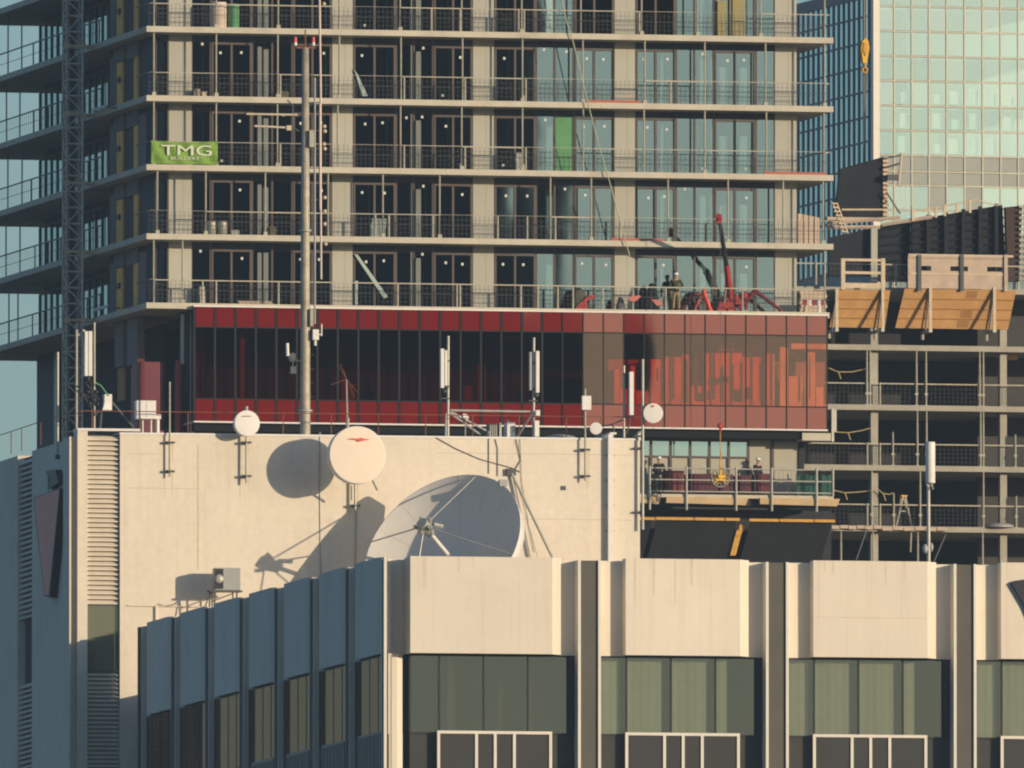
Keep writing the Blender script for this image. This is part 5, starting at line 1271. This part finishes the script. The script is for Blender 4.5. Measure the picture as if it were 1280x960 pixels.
person(FT.U(845, .75), .75, wk[0]+.002, R(-12), 'standing person in olive jacket, khaki trousers and white helmet beside the red crane', m_olive, m_khaki,
       [((-.30, .02, 1.15), (-.26, -.12, .92)), ((.33, .0, 1.17), (.10, -.22, 1.08))])
person(FT.U(823, .75), .75, zd+.002, R(150), 'person in dark clothes and white helmet turned away at the left end of the deck', m_navy, m_navy,
       [((-.27, -.05, 1.15), (-.2, -.28, 1.05)), ((.27, -.05, 1.15), (.2, -.28, 1.05))], lean_=.12)
person(FT.U(946, .95), .95, zd+.002, R(40), 'person in dark jacket and white helmet behind the plum pallets on the deck', m_navy, m_navy,
       [((-.27, -.02, 1.15), (-.2, -.22, 1.0)), ((.27, -.02, 1.15), (.2, -.22, 1.0))], lean_=.08)
# small orange bystander items right of the tower corner
b = cp(1016, 387, .6); b.z = wk[0]+.005
t = thing('barrier', 'red and white striped barrier pieces at the right corner above the red band', 'barrier', FT, tuple(b))
m = MB(base=b); 
for i in range(5): m.use(m_red if i % 2 == 0 else m_hat); m.box(b.x-.5+i*.22, b.x-.5+i*.22+.2, .5, .58, b.z+.35, b.z+.62)
m.build('barrier_board', None, t)
m = MB(base=b); m.use(m_hat); m.box(b.x+.28, b.x+.38, .55, .65, b.z, b.z+.55); m.build('barrier_leg', None, t)
m = MB(base=b); m.use(m_wood); m.prism([(b.x-.45, .5, b.z), (b.x-.1, .5, b.z), (b.x-.2, .5, b.z+.4), (b.x-.35, .5, b.z+.4)], (0, .3, 0)); m.build('barrier_leg', None, t)

# ================================================================ OPEN CONCRETE FRAME (right)
conc = thing('concrete_frame', 'open unfinished concrete floors with thin slabs and square columns at the right', 'building', FR)
ys = [356+75.2*i for i in range(24)]; ys[:6] = [356, 430, 505, 580.5, 656.5, 732]
wr = [FR.W(1036, y, 0) for y in ys]
ua, ub = FR.U(985, 0), FR.U(1420, 0)
ys = [y for y in ys if FR.W(1036, y, 0) > 1.5]; wr = wr[:len(ys)]; NF = len(ys)
for i in range(1, NF):
    m = MB(); m.box(ua, ub, 0, 22, wr[i]-.27, wr[i]); m.build('floor_slab', m_conc2, conc)
m = MB(); m.box(ua, ub, .6, 22, wr[0]-.3, wr[0]-.05); m.build('deck_slab', m_conc2, conc)
CX = [(1088.5, 1097.5), (1250, 1258.5), (1413, 1421)]
m = MB(); m.box(ua, ub, 1.5, 22, 0, wr[-1]-.271); m.build('ground_storey', m_conc2, conc)
for i in range(1, NF):
    z1 = wr[i-1]-.27 if i > 1 else wr[0]-.3
    for a, b_ in CX:
        m = MB(); x0, x1 = FR.U(a, .5), FR.U(b_, .5); m.box(x0, x1, .5, .95, wr[i]+.001, z1-.001); m.build('column', m_conc2, conc)
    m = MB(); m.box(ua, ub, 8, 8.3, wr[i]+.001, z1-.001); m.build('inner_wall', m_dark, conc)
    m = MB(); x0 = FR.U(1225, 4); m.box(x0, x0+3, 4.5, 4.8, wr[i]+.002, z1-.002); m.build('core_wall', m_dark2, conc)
# shoring posts
PP = {1: [(1083.5, 440), (1087.5, 430), (1145.5, 442), (1157.5, 430), (1224.5, 444), (1229, 430)], 2: [(1116, 540), (1146.5, 520), (1158, 430), (1225.5, 520), (1229, 506), (1269, 543)], 3: [(1089.5, 582), (1117, 617), (1150, 595), (1229, 582), (1270, 620)], 4: [(1051, 660), (1091, 660), (1147, 668), (1228, 660)]}
for i, L_ in PP.items():
    for x, y0 in L_:
        u = FR.U(x, .08); z1 = wr[i]-.272
        zt__ = min(z1, FR.W(x, y0, .08)) if y0 > ys[i]+15 else z1
        bb = Vector((u, .08, wr[i+1]+.001)); o = MB(base=bb); o.bar(bb, (u, .08, zt__-.6 if zt__-bb.z > 1.5 else zt__), .05, n=6); o.bar((u, .08, zt__-.8), (u, .08, zt__), .04, n=6); o.box(u-.09, u+.09, .01, .11, bb.z, bb.z+.02)
        o.box(u-.08, u+.08, .03, .11, bb.z+.5, bb.z+.6)
        q = o.build('shoring_post', m_post, None); q.location = FR.world(*bb); q.rotation_euler = (0, 0, FR.th)
        tag(q, 'yellowish steel shoring post on an open floor of the unfinished concrete frame', 'shoring post', 'shoring posts on the concrete frame')
# guards
for i in (0, 2, 3, 4):
    z0 = wr[i]; b = Vector((ua, .15, z0)); nm = ['top timber deck', 'highest concrete slab', 'second concrete slab', 'third concrete slab', 'lowest visible concrete slab'][i]
    t = thing('guard_rail', f'mesh guard rail along the {nm} of the open frame', 'guard rail', FR, tuple(b), 'guard rails on the concrete frame')
    m = MB(base=b); m.box(ua, ub, .12, .16, z0+1.02, z0+1.08); m.build('top_rail', m_rail, t)
    m = MB(base=b)
    for j in range(int((ub-ua)/.22)): m.box(ua+j*.22, ua+j*.22+.014, .17, .18, z0+.02, z0+1.02)
    for j in range(1, 5): m.box(ua, ub, .181, .19, z0+.2*j, z0+.2*j+.012)
    m.build('wire_mesh', m_wire, t)
    for x in ([1084, 1100] if i in (2, 3, 4) else [1020, 1120]):
        u = FR.U(x, .1); m = MB(base=b); m.bar((u, .12, z0), (u, .12, z0+1.1), .05); m.build('post', m_post, t)
# sagging ropes
for pts, lb in (([(1036, 460), (1048, 465), (1064, 465), (1083, 461)], 'sagging yellow rope under the top slab by the red band end'), ([(1044, 540), (1060, 541), (1078, 538), (1088, 535)], 'sagging yellow rope on the second open floor'), ([(1043, 613), (1056, 616), (1074, 615), (1090, 613)], 'sagging yellow rope on the third open floor beside the deck'), ([(1098, 612), (1104, 617), (1112, 618), (1117, 616)], 'short yellow rope tied to the column on the third open floor')):
    q = [FR.q(x, y, .25) for x, y in pts]; t = thing('rope', lb, 'rope', FR, tuple(q[1])); m = MB(base=q[1]); m.path(q, .03, 5)
    m.bar(q[1], q[1]+Vector((.12, 0, -.35)), .04); m.build('rope_strand', m_rope, t)
# A-frame ladder
b = FR.q(1128, 659, .7); b.z = wr[4]+.002
t = thing('step_ladder', 'yellow grey A-frame step ladder on the lowest visible concrete floor', 'ladder', FR, tuple(b))
apex = FR.q(1129, 621, .7)
for x, v in ((1120, .5), (1120, .95), (1140, .5), (1140, .95)):
    m = MB(base=b); e = FR.q(x, 660, v); m.bar((e.x, v, b.z), (apex.x+(.05 if x > 1130 else -.05), .5 if v < .7 else .9, apex.z), .05, n=6); m.build('leg', m_post, t)
m = MB(base=b)
for s_ in (.3, .5, .7):
    p = FR.q(1120+9*s_, 660, .5); m.box(p.x-.06, p.x+.06, .52, .93, b.z+(apex.z-b.z)*s_-.02, b.z+(apex.z-b.z)*s_+.02)
p, q = FR.q(1124, 638, .5), FR.q(1135, 640, .5); m.box(p.x, q.x, .55, .6, q.z, p.z); m.build('rung', m_post, t)
m = MB(base=b); m.cbox(apex+Vector((0, 0, .03)), (.3, .5, .08)); m.build('cap', m_yelp, t)
# hanging straps, timber pile, bits
for pts, lb, mt in (([(1083, 663), (1070, 700)], 'diagonal dark prop under the lowest slab left of the column', m_dgrey), ([(1182, 668), (1166, 705)], 'diagonal dark prop under the lowest slab right of the white antenna', m_dgrey), ([(1139, 660), (1138, 690)], 'pale strap hanging below the A-frame ladder', m_post)):
    q = [FR.q(x, y, .2) for x, y in pts]; t = thing('diagonal_prop', lb, 'prop', FR, tuple(q[1])); m = MB(base=q[1]); m.bar(q[0], q[1], .045); m.build('prop_bar', mt, t)
def scaff(x0, x1, y, lb):
    p, q = FR.q(x0, y, -.25), FR.q(x1, y+2, -.25); t = thing('edge_boards', lb, 'boards', FR, tuple(p)); m = MB(base=p)
    for i in range(6): a = p.x+(q.x-p.x)*i/6; m.box(a, a+(q.x-p.x)/6-.04, -.25, -.05, p.z-.14+.03*(i % 2), p.z+.02+.03*(i % 2))
    m.build('board', m_plyw, t)
scaff(1040, 1103, 657.5, 'pinkish edge boards along the lowest slab left of the ladder')
scaff(1103, 1185, 659.5, 'grey edge boards along the lowest slab below the ladder')
p = FR.q(1248, 659, .3); t = thing('sheet_pile', 'pale crumpled sheeting on the lowest slab at the right edge', 'sheeting', FR, (p.x, .3, wr[4]+.003)); m = MB(base=(p.x, .3, wr[4]+.003))
m.lathe([(.78, 0), (.75, .12), (.5, .2), (.2, .23), (.001, .2)], (p.x, .3, wr[4]+.003), (0, 0, 1), 14); m.build('sheet', m_galv, t)
for x, y, lb in () and ((1270, 687, 'pale tarp heap under the lowest slab at the right edge'),):
    p = FR.q(x, 705, .8); t = thing('tarp_heap', lb, 'tarp', FR, tuple(p)); m = MB(base=p); m.prism([FR.q(x, y, .8) for x, y in ((1254, 705), (1262, 683), (1275, 680), (1300, 688), (1300, 705))], (.2, .6, -.2)); m.build('tarp_cover', m_grey, t)
p, q = FR.q(1260, 450, 1.5), FR.q(1272, 505, 1.5)
t = thing('plywood_sheet', 'upright orange plywood sheet leaning behind the right column on the top open floor', 'plywood', FR, (p.x, 1.5, wr[1]+.002)); m = MB(base=(p.x, 1.5, wr[1])); m.box(p.x, q.x, 1.5, 1.55, wr[1]+.002, p.z); m.build('sheet', m_ply, t)
# ---- formwork tables (orange plywood)
def form(xl0, xl1, xr0, xr1, y0, y1, posts, braces, label):
    """front-top edge leans out over the street; bottom sits back"""
    vt, vbm = -.55, .45
    q = [FR.q(xl0, y0, vt), FR.q(xr0, y0+(xr0-xl0)*.015, vt), FR.q(xr1, y1+(xr0-xl0)*.015, vbm), FR.q(xl1, y1, vbm)]
    b = q[3]; t = thing('formwork_table', label, 'formwork', FR, tuple(b))
    m = MB(base=b); m.prism(q, (0, .05, .02)); m.build('plywood_face', m_ply, t)
    n = 4
    for i in range(1, n):
        f_ = i/n; p0 = q[0].lerp(q[3], f_); p1 = q[1].lerp(q[2], f_); m = MB(base=b); m.bar(p0+Vector((0, -.02, 0)), p1+Vector((0, -.02, 0)), .028, n=4); m.build('seam_batten', m_ply2, t)
    for f0, f1, i in ((.56, .66, 0), (.55, .65, 2), (.54, .64, 3)):
        if xr0-xl0 < 100: break
        def pp(f, g): return q[0].lerp(q[1], f).lerp(q[3].lerp(q[2], f), g)+Vector((0, -.008, 0))
        g0, g1 = i/4+.03, (i+1)/4-.03; m = MB(base=b); m.prism([pp(f0, g0), pp(f1, g0), pp(f1, g1), pp(f0, g1)], (0, .004, 0)); m.build('dark_patch', m_ply2, t)
    for x in posts:
        top = FR.q(x, y0+1, vt-.08); bot = FR.q(x, y1+2, vt-.08)
        m = MB(base=b); m.box(top.x-.07, top.x+.07, vt-.12, vt-.04, bot.z, top.z+.1); m.build('upright', m_wood, t)
        # knee plate between upright and face
        pb = FR.q(x-9, y1+2, vbm-.06)
        m = MB(base=b); m.bar((top.x-.02, vt-.03, top.z-.05), (top.x-.02, vbm-.1, bot.z), .05, n=4); m.build('knee_brace', m_grey, t)
        m = MB(base=b); m.box(top.x-.10, top.x+.06, vt-.2, vbm+.3, bot.z-.14, bot.z-.0); m.build('ledger', m_galv, t)
        m = MB(base=b); m.bar((top.x-.2, .2, wr[1]+.6), (top.x-.2, .2, bot.z-.14), .06); m.bar((top.x-.2, .2, wr[1]+.28), (top.x-.2, .2, wr[1]+.6), .085); m.build('prop_head', m_post, t)
    return t
form(1047, 1037, 1113, 1106, 362, 409, (1046, 1103.5), (), 'smaller orange plywood formwork table overhanging left of the gap')
form(1131, 1119, 1270, 1260, 361, 410, (1163, 1243), (), 'larger orange plywood formwork table overhanging at the right')
m = MB()
# white guard frame and weathered box above them
vg_ = -.6
b = FR.q(1053, 361, vg_)
t = thing('timber_guard', 'white timber guard frame standing on the smaller orange formwork table', 'guard frame', FR, tuple(b))
for x in (1054, 1104): p, q = FR.q(x, 323, vg_), FR.q(x, 362, vg_); m = MB(base=b); m.box(p.x-.11, p.x+.09, vg_-.05, vg_+.08, q.z, p.z); m.build('upright', m_wood, t)
for y0, y1 in ((323, 327), (339, 343), (353.5, 360.5)): p, q = FR.q(1056.5, y0, vg_), FR.q(1102, y1, vg_); m = MB(base=b); m.box(p.x, q.x, vg_-.03, vg_+.03, q.z, p.z); m.build('rail', m_wood, t)
b = FR.q(1135, 363, vg_)
t = thing('plywood_hoarding', 'weathered pinkish plywood hoarding with dark slots on the larger formwork table', 'hoarding', FR, tuple(b))
p, q = FR.q(1135, 319, vg_), FR.q(1259, 362, vg_)
sl = [(1151.5, 1164, 331.5, 336), (1188, 1199, 332, 336.5), (1204, 1210, 333, 337), (1234, 1253, 333, 338.5)]
z2 = FR.q(1135, 331.5, vg_).z-.02; z3 = FR.q(1135, 338, vg_).z
m = MB(base=b); m.box(p.x, q.x, vg_, vg_+.05, p.z-.12, p.z); m.box(p.x, q.x, vg_-.002, vg_+.05, z2, p.z-.14); m.box(p.x, q.x, vg_, vg_+.05, q.z, z3-.25); m.box(p.x, q.x, vg_-.003, vg_+.05, z3-.25, z3)
xx = p.x
for a, b_, _, _ in sl:
    ua_, ub_ = FR.U(a, vg_), FR.U(b_, vg_); m.box(xx, ua_, vg_, vg_+.05, z3, z2); xx = ub_
m.box(xx, q.x, vg_, vg_+.05, z3, z2); m.build('hoarding_board', m_plyw, t)
m = MB(base=b); m.box(p.x+.02, q.x+.3, vg_-.04, vg_+.0, p.z-.03, p.z+.07); m.box(p.x+.1, q.x-.1, vg_-.035, vg_-.004, (p.z+q.z)/2-.12, (p.z+q.z)/2-.05); m.build('cap_rail', m_wood, t)
for x in (1149, 1202, 1257): pp, qq = FR.q(x, 319, vg_), FR.q(x, 364, vg_); m = MB(base=b); m.box(pp.x-.09, pp.x+.09, vg_-.1, vg_-.04, qq.z, pp.z+.02); m.build('stake', m_dgrey if x < 1250 else m_plyw, t)
# ---- wall forms behind
def wallform(pts, v, lb, mat, thick=.3, walers=0, name='wall_form'):
    q = [FR.q(x, y, v) for x, y in pts]; b = q[-1]
    t = thing(name, lb, 'formwork', FR, tuple(b)); m = MB(base=b); m.prism(q, (0, thick, 0)); m.build('form_face', mat, t)
    for i in range(walers):
        f_ = (i+.5)/walers; p0 = q[0].lerp(q[3], f_); p1 = q[1].lerp(q[2], f_); m = MB(base=b); m.bar(p0+Vector((0, -.08, 0)), p1+Vector((0, -.08, 0)), .07, n=4); m.build('waler', m_form, t)
    return t, b
t, b = wallform([(1050, 211), (1104, 196), (1104, 272), (1044, 272)], 7, 'tall dark wall form with a studded right edge above the timber deck', m_form)
m = MB(base=b)
for i in range(13): p = FR.q(1106, 201+i*5.6, 6.9); m.box(p.x-.1, p.x+.16, 6.85, 7.2, p.z-.06, p.z+.05)
m.build('edge_stud', m_wood, t)
m = MB(base=b); p, q = FR.q(1104.5, 197, 7), FR.q(1109, 272, 7); m.box(p.x, q.x, 7.0, 7.25, q.z, p.z); m.build('edge_strip', m_ply2, t)
wallform([(1036, 297), (1090, 285), (1090, 345), (1036, 345)], 4, 'smooth slate wall form behind the white guard frame', m_form)
p, q = FR.q(1089, 285, 3.6), FR.q(1097, 348, 3.6)
t = thing('form_post', 'olive beige upright post at the corner of the dark wall forms', 'post', FR, (p.x, 3.6, q.z)); m = MB(base=(p.x, 3.6, q.z)); m.box(p.x, q.x, 3.6, 3.9, wr[0], p.z); m.build('post', m_colm, t)
t, b = wallform([(1098, 282), (1138, 276), (1138, 352), (1098, 352)], 5, 'short dark ribbed wall form in the middle of the deck', m_form, walers=7)
t, b = wallform([(1140, 275), (1253, 256), (1258, 352), (1140, 352)], 4.5, 'long dark ribbed wall form rising to the right above the plywood hoarding', m_form, walers=9)
m = MB(base=b)
for x in (1160, 1182, 1204, 1225, 1245): y0 = 272-(x-1140)*.165; p, q = FR.q(x, y0, 4.3), FR.q(x, 352, 4.3); m.box(p.x-.09, p.x+.09, 4.2, 4.34, q.z, p.z)
split(m, 'strongback', m_form, t)
wallform([(1257, 259), (1278, 257), (1274, 352), (1260, 352)], 4.0, 'dark brown wall form at the far right edge of the deck', M('brown_form', (.06, .038, .03), .8, var=.3), thick=.4)
m_ = M('stud_strip', (.4, .36, .3), .8)
b = FR.q(1277, 350, 3.8); t = thing('stud_column', 'pale studded edge of a form cut off by the right border', 'formwork', FR, tuple(b)); m = MB(base=b)
for i in range(14): p = FR.q(1279, 258+i*7, 3.8); m.box(p.x-.2, p.x+1.2, 3.8, 4.1, p.z-.07, p.z+.05)
p, q = FR.q(1282, 255, 3.9), FR.q(1310, 352, 3.9); m.box(p.x, q.x, 4.11, 4.3, q.z, p.z); m.build('stud', m_, t)
# timber walkway & hand rails on top of forms
b = FR.q(1105, 283, 4.0)
t = thing('timber_walkway', 'timber walkway and sloping hand rail along the top of the wall forms', 'walkway', FR, tuple(b))
m = MB(base=b)
for pts in (((1034, 279), (1125, 272)), ((1034, 284), (1100, 284)), ((1102, 281), (1165, 271))): p, q = FR.q(*pts[0], 4.2), FR.q(*pts[1], 4.2); m.bar(p, q, .09, n=4)
p, q = FR.q(1034, 271, 4.4), FR.q(1104, 276, 4.4); m.box(p.x, q.x, 4.4, 4.9, q.z, p.z)
m.build('walk_board', m_plyw, t)
m = MB(base=b); m.bar(FR.q(1140, 265, 4.1), FR.q(1219, 250, 4.1), .04); m.bar(FR.q(1216, 249, 4.1), FR.q(1247, 257, 4.1), .03); m.bar(FR.q(1052, 262, 4.1), FR.q(1104, 262, 4.1), .05); m.build('hand_rail', m_wood, t)
for x, y0, y1 in ((1141, 258, 276), (1170, 259, 272), (1181, 256, 270), (1196, 255, 266), (1212.5, 250, 266)): m = MB(base=b); p, q = FR.q(x, y0, 4.1), FR.q(x, y1, 4.1); m.box(p.x-.06, p.x+.06, 4.05, 4.15, q.z, p.z); m.build('rail_post', m_wood, t)
for i, (xa, xb, lb) in enumerate(((1042, 1056, 'left timber stair flight of pale treads by the tower corner'),)):
    b = FR.q(xb, 290, 3.5); t = thing('timber_stair', lb, 'stairs', FR, tuple(b)); 
    for k_ in range(8): m = MB(base=b); p = FR.q(xa+(xb-xa)*k_/8, 254+k_*5, 3.5); m.box(p.x-.12, p.x+.2, 3.4, 3.7, p.z-.05, p.z+.02); m.build('tread', m_wood, t)
    m = MB(base=b); m.bar(FR.q(xa-1, 254, 3.6), FR.q(xb-1, 292, 3.6), .05); m.bar(FR.q(xa+4, 254, 3.6), FR.q(xb+4, 292, 3.6), .05); m.build('stringer', m_wood, t)
# bracket rails right of the tall form
b = FR.q(1128, 230, 6.5); t = thing('form_bracket', 'pale upright with sloping rails bracketed to the tall dark wall form', 'bracket', FR, tuple(b))
m = MB(base=b); m.bar(FR.q(1127, 191, 6.5), FR.q(1123, 232, 6.5), .06); m.build('upright', m_wood, t)
m = MB(base=b); m.bar(FR.q(1110, 197, 6.6), FR.q(1127, 194, 6.5), .04); m.bar(FR.q(1109, 209, 6.6), FR.q(1126, 204, 6.5), .05); p, q = FR.q(1109, 218, 6.5), FR.q(1123, 225, 6.5); m.box(p.x, q.x, 6.4, 6.8, q.z, p.z); m.bar(FR.q(1108, 240, 6.6), FR.q(1125, 267, 6.6), .045); m.build('rail', m_dgrey, t)
b = FT.q(1010, 300, 1.8); z_ = wk[1]+.003; b.z = z_
t = thing('board_stack', 'stack of upright pinkish boards behind the tower corner guard rail', 'boards', FT, (b.x, 1.8, z_)); m = MB(base=(b.x, 1.8, z_))
for i in range(8): p, q = FT.q(998+i*3.4, 267+i*.7, 1.8), FT.q(1001+i*3.4, 303, 1.8); m.box(p.x, q.x, 1.8+.05*(i % 2), 2.3, z_, p.z)
m.build('board', m_plyw, t)
b = FT.q(1016, 380, 1.8); b.z = wk[0]+.003
t = thing('board_stack', 'low stack of pale boards on the tower corner balcony behind the red and white barrier', 'boards', FT, tuple(b)); m = MB(base=b)
p, q = FT.q(1000, 360, 1.8), FT.q(1034, 390, 1.8)
for i in range(7): m.box(p.x+.03*(i % 3), q.x-.05*((i+1) % 3), 1.8+.03*(i % 2), 2.5, wk[0]+.003+i*.16, wk[0]+.15+i*.16)
m.build('board', m_plyw, t)

# ================================================================ GLASS TOWER (far right)
gt = thing('glass_tower', 'tall mint green glass tower with a dark blue shaded side', 'tower', FG)
xs = [1096.5, 1117.5, 1139.5, 1161, 1183, 1205.5, 1228, 1250.5, 1272.5, 1295, 1317]
U0 = [FG.U(x, 0, 150) for x in xs]
rows = [194-31*i for i in range(0, 9)]
Zr = [FG.W(1095, y-.5, 0) for y in rows]
m = MB(); m.box(-.25, .28, -.12, .6, 0, Zr[-1]+20); m.build('corner_trim', m_flange, gt)
zs_a, zs_b, zs_c = FG.W(1095, 213.5, 0), FG.W(1095, 231, 0), FG.W(1095, 262, 0)
allz = [FG.W(1095, 290, 0), zs_c, zs_b]+[zs_a]+Zr
m = MB()
for u in U0[1:]: m.box(u-.045, u+.045, -.10, .1, allz[0]-30, Zr[-1]+10)
m.build('mullion', m_gfr, gt)
m = MB()
for z in allz[1:]: m.box(.3, U0[-1], -.08, .1, z-.045, z+.045)
m.build('transom', m_gfr, gt)
for j in range(len(allz)-1):
    for i in range(len(U0)-1):
        a, b_, z0, z1 = U0[i]+.08, U0[i+1]-.08, allz[j]+.08, allz[j+1]-.08
        sp = j in (2, 3)
        if j == 1 and i in (3, 5): sp = True
        tl = random.uniform(-.001, .001)
        p = MB(); p.quad((a, 0-tl, z0), (b_, tl, z0), (b_, tl, z1), (a, -tl, z1)); p.build('spandrel' if sp else 'window', m_spgrey if sp else random.choice((g_mint, g_mint, g_mint2, g_mint3)), gt)
# pale sheets standing in for window reflections in the panes, inner columns
m_reflpatch = M('pale_reflection', (.62, .68, .63), .9, var=.03); m_in = M('office_interior', (.22, .28, .27), .9, var=.2, scale=.3)
m = MB()
for i, j, f_ in ((1, 6, .6), (1, 5, .8), (1, 4, .9), (3, 6, .5), (3, 5, .8), (4, 6, .7), (5, 6, .8), (5, 5, .85), (6, 4, .9), (6, 6, .6), (4, 5, .5), (5, 4, .9), (7, 5, .7), (7, 6, .5), (3, 4, .5), (8, 5, .9), (4, 4, .8)):
    a, b_ = U0[i]+.25+(.5*random.random()), U0[i+1]-.25; m.box(a, b_, .4, .45, allz[j]+.25, allz[j]+.25+(allz[j+1]-allz[j]-.5)*f_)
split(m, 'reflection_patch', m_reflpatch, gt)
m = MB(); m.box(1, U0[-1]+20, 7, 7.4, 0, Zr[-1]+10); m.build('inner_wall', m_in, gt)
m = MB()
for j in range(4, len(allz), 2): m.box(.4, U0[-1], .3, 7, allz[j]-.25, allz[j]+.0)
split(m, 'floor_plate', m_in, gt)
# shaded side
uS = 0
vv = [FG.V(x, 0, 150) for x in [1093-6.35*i for i in range(0, 24)]]
zz_ = [FG.ql(1093, y, 0).z for y in (330, 299, 268, 237, 206, 175, 144, 112, 81, 50, 18, -13)]
ztop_ = FG.ql(1040, 8, 0).z
for z0, z1 in zip(zz_, [*zz_[1:], ztop_]):
    if z0 >= ztop_-.2: break
    z1 = min(z1, ztop_)
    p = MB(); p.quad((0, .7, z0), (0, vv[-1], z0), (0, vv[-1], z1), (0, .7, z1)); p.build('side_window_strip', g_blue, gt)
m = MB()
for v in vv[1:]: m.box(-.10, .05, v-.10, v+.10, zz_[0], ztop_)
for z in zz_: 
    if z < ztop_: m.box(-.06, .04, .7, vv[-1], z-.08, z+.08)
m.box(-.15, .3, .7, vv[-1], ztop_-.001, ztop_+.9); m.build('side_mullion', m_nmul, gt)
m = MB(); m.box(2.5, 2.9, 1, vv[-1], 0, ztop_); m.box(.35, U0[-1]+20, 1.0, vv[-1], ztop_+.05, ztop_+.4); m.box(.35, U0[-1]+20, vv[-1], vv[-1]+.4, 0, ztop_); m.build('inner_mass', m_dark2, gt)
m = MB(); m.box(0.02, 2.5, .7, vv[-1], zz_[0]-60, zz_[0]-.1); m.box(.3, U0[-1]+20, .3, 6.9, allz[0]-60, allz[0]-.1); m.build('lower_wall', m_in, gt)
# crane hook hanging in front of it
b = FT.q(1081, 92, 15)
t = thing('crane_hook', 'yellow crane hook block hanging with a dark strap in front of the glass tower', 'crane hook', FT, tuple(b))
def hp(x, y, v=15.): return FT.q(x, y, v)
m = MB(base=b); m.prism([hp(x, y) for x, y in ((1078.5, 51), (1082, 47.5), (1085.5, 51), (1087, 60), (1085.5, 68), (1083.5, 79), (1079, 79), (1077.5, 68), (1076.5, 60))], (0, .35, 0)); m.build('block', m_yelp, t)
m = MB(base=b); m.prism([hp(x, y, 14.95) for x, y in ((1080, 53), (1083.5, 54), (1084.5, 66), (1082, 70), (1079, 63))], (0, .04, 0)); m.build('cheek_plate', m_yel, t)
m = MB(base=b)
P = [hp(1081+3.2*math.cos(a), 87.5+3.4*math.sin(a), 15.15) for a in [math.pi*(-.6+1.9*i/10) for i in range(11)]]
m.path(P, .055, 6); m.bar(hp(1081, 79, 15.15), hp(1081, 84, 15.15), .06); m.build('hook', m_yel, t)
m = MB(base=b); p = hp(1080.5, 92, 15.15); m.prism([hp(1078.5, 93, 15.15), hp(1084, 92, 15.15), hp(1083, 120, 15.15), hp(1081, 140, 15.15), hp(1079, 142, 15.15)], (0, .1, 0)); m.bar(hp(1080, 141, 15.15), hp(1079, 185, 15.15), .025); m.build('strap', m_dgrey, t)
m = MB(base=b); m.bar(hp(1080.5, 50, 15.1), hp(1080.5, -900, 15.1), .02, n=4); m.bar(hp(1083.5, 50, 15.1), hp(1083.5, -900, 15.1), .02, n=4); m.build('hoist_rope', m_grey, t)

# ================================================================ the tower across the street that the left panes mirror
r2 = Vector((math.sin(2*FT.th), -math.cos(2*FT.th), 0)); e = FT.world(FT.U(708, 0), 0, 0)+r2*400
zst = FT.W(700, 381, 0)+.0641*400
t = bpy.data.objects.new('dark_tower', None); COL.objects.link(t); t.location = (e.x-24, e.y-15, 0)
tag(t, 'dark slab tower across the street, seen only mirrored in the left windows', 'tower')
m = MB(); m.box(2, 24, -15, 15, 0, 190); m.build('wall', m_reflb, t)
m = MB(); m.box(24, 27.6, -15, 14.95, 0, zst); m.build('annex_wall', m_reflb, t)
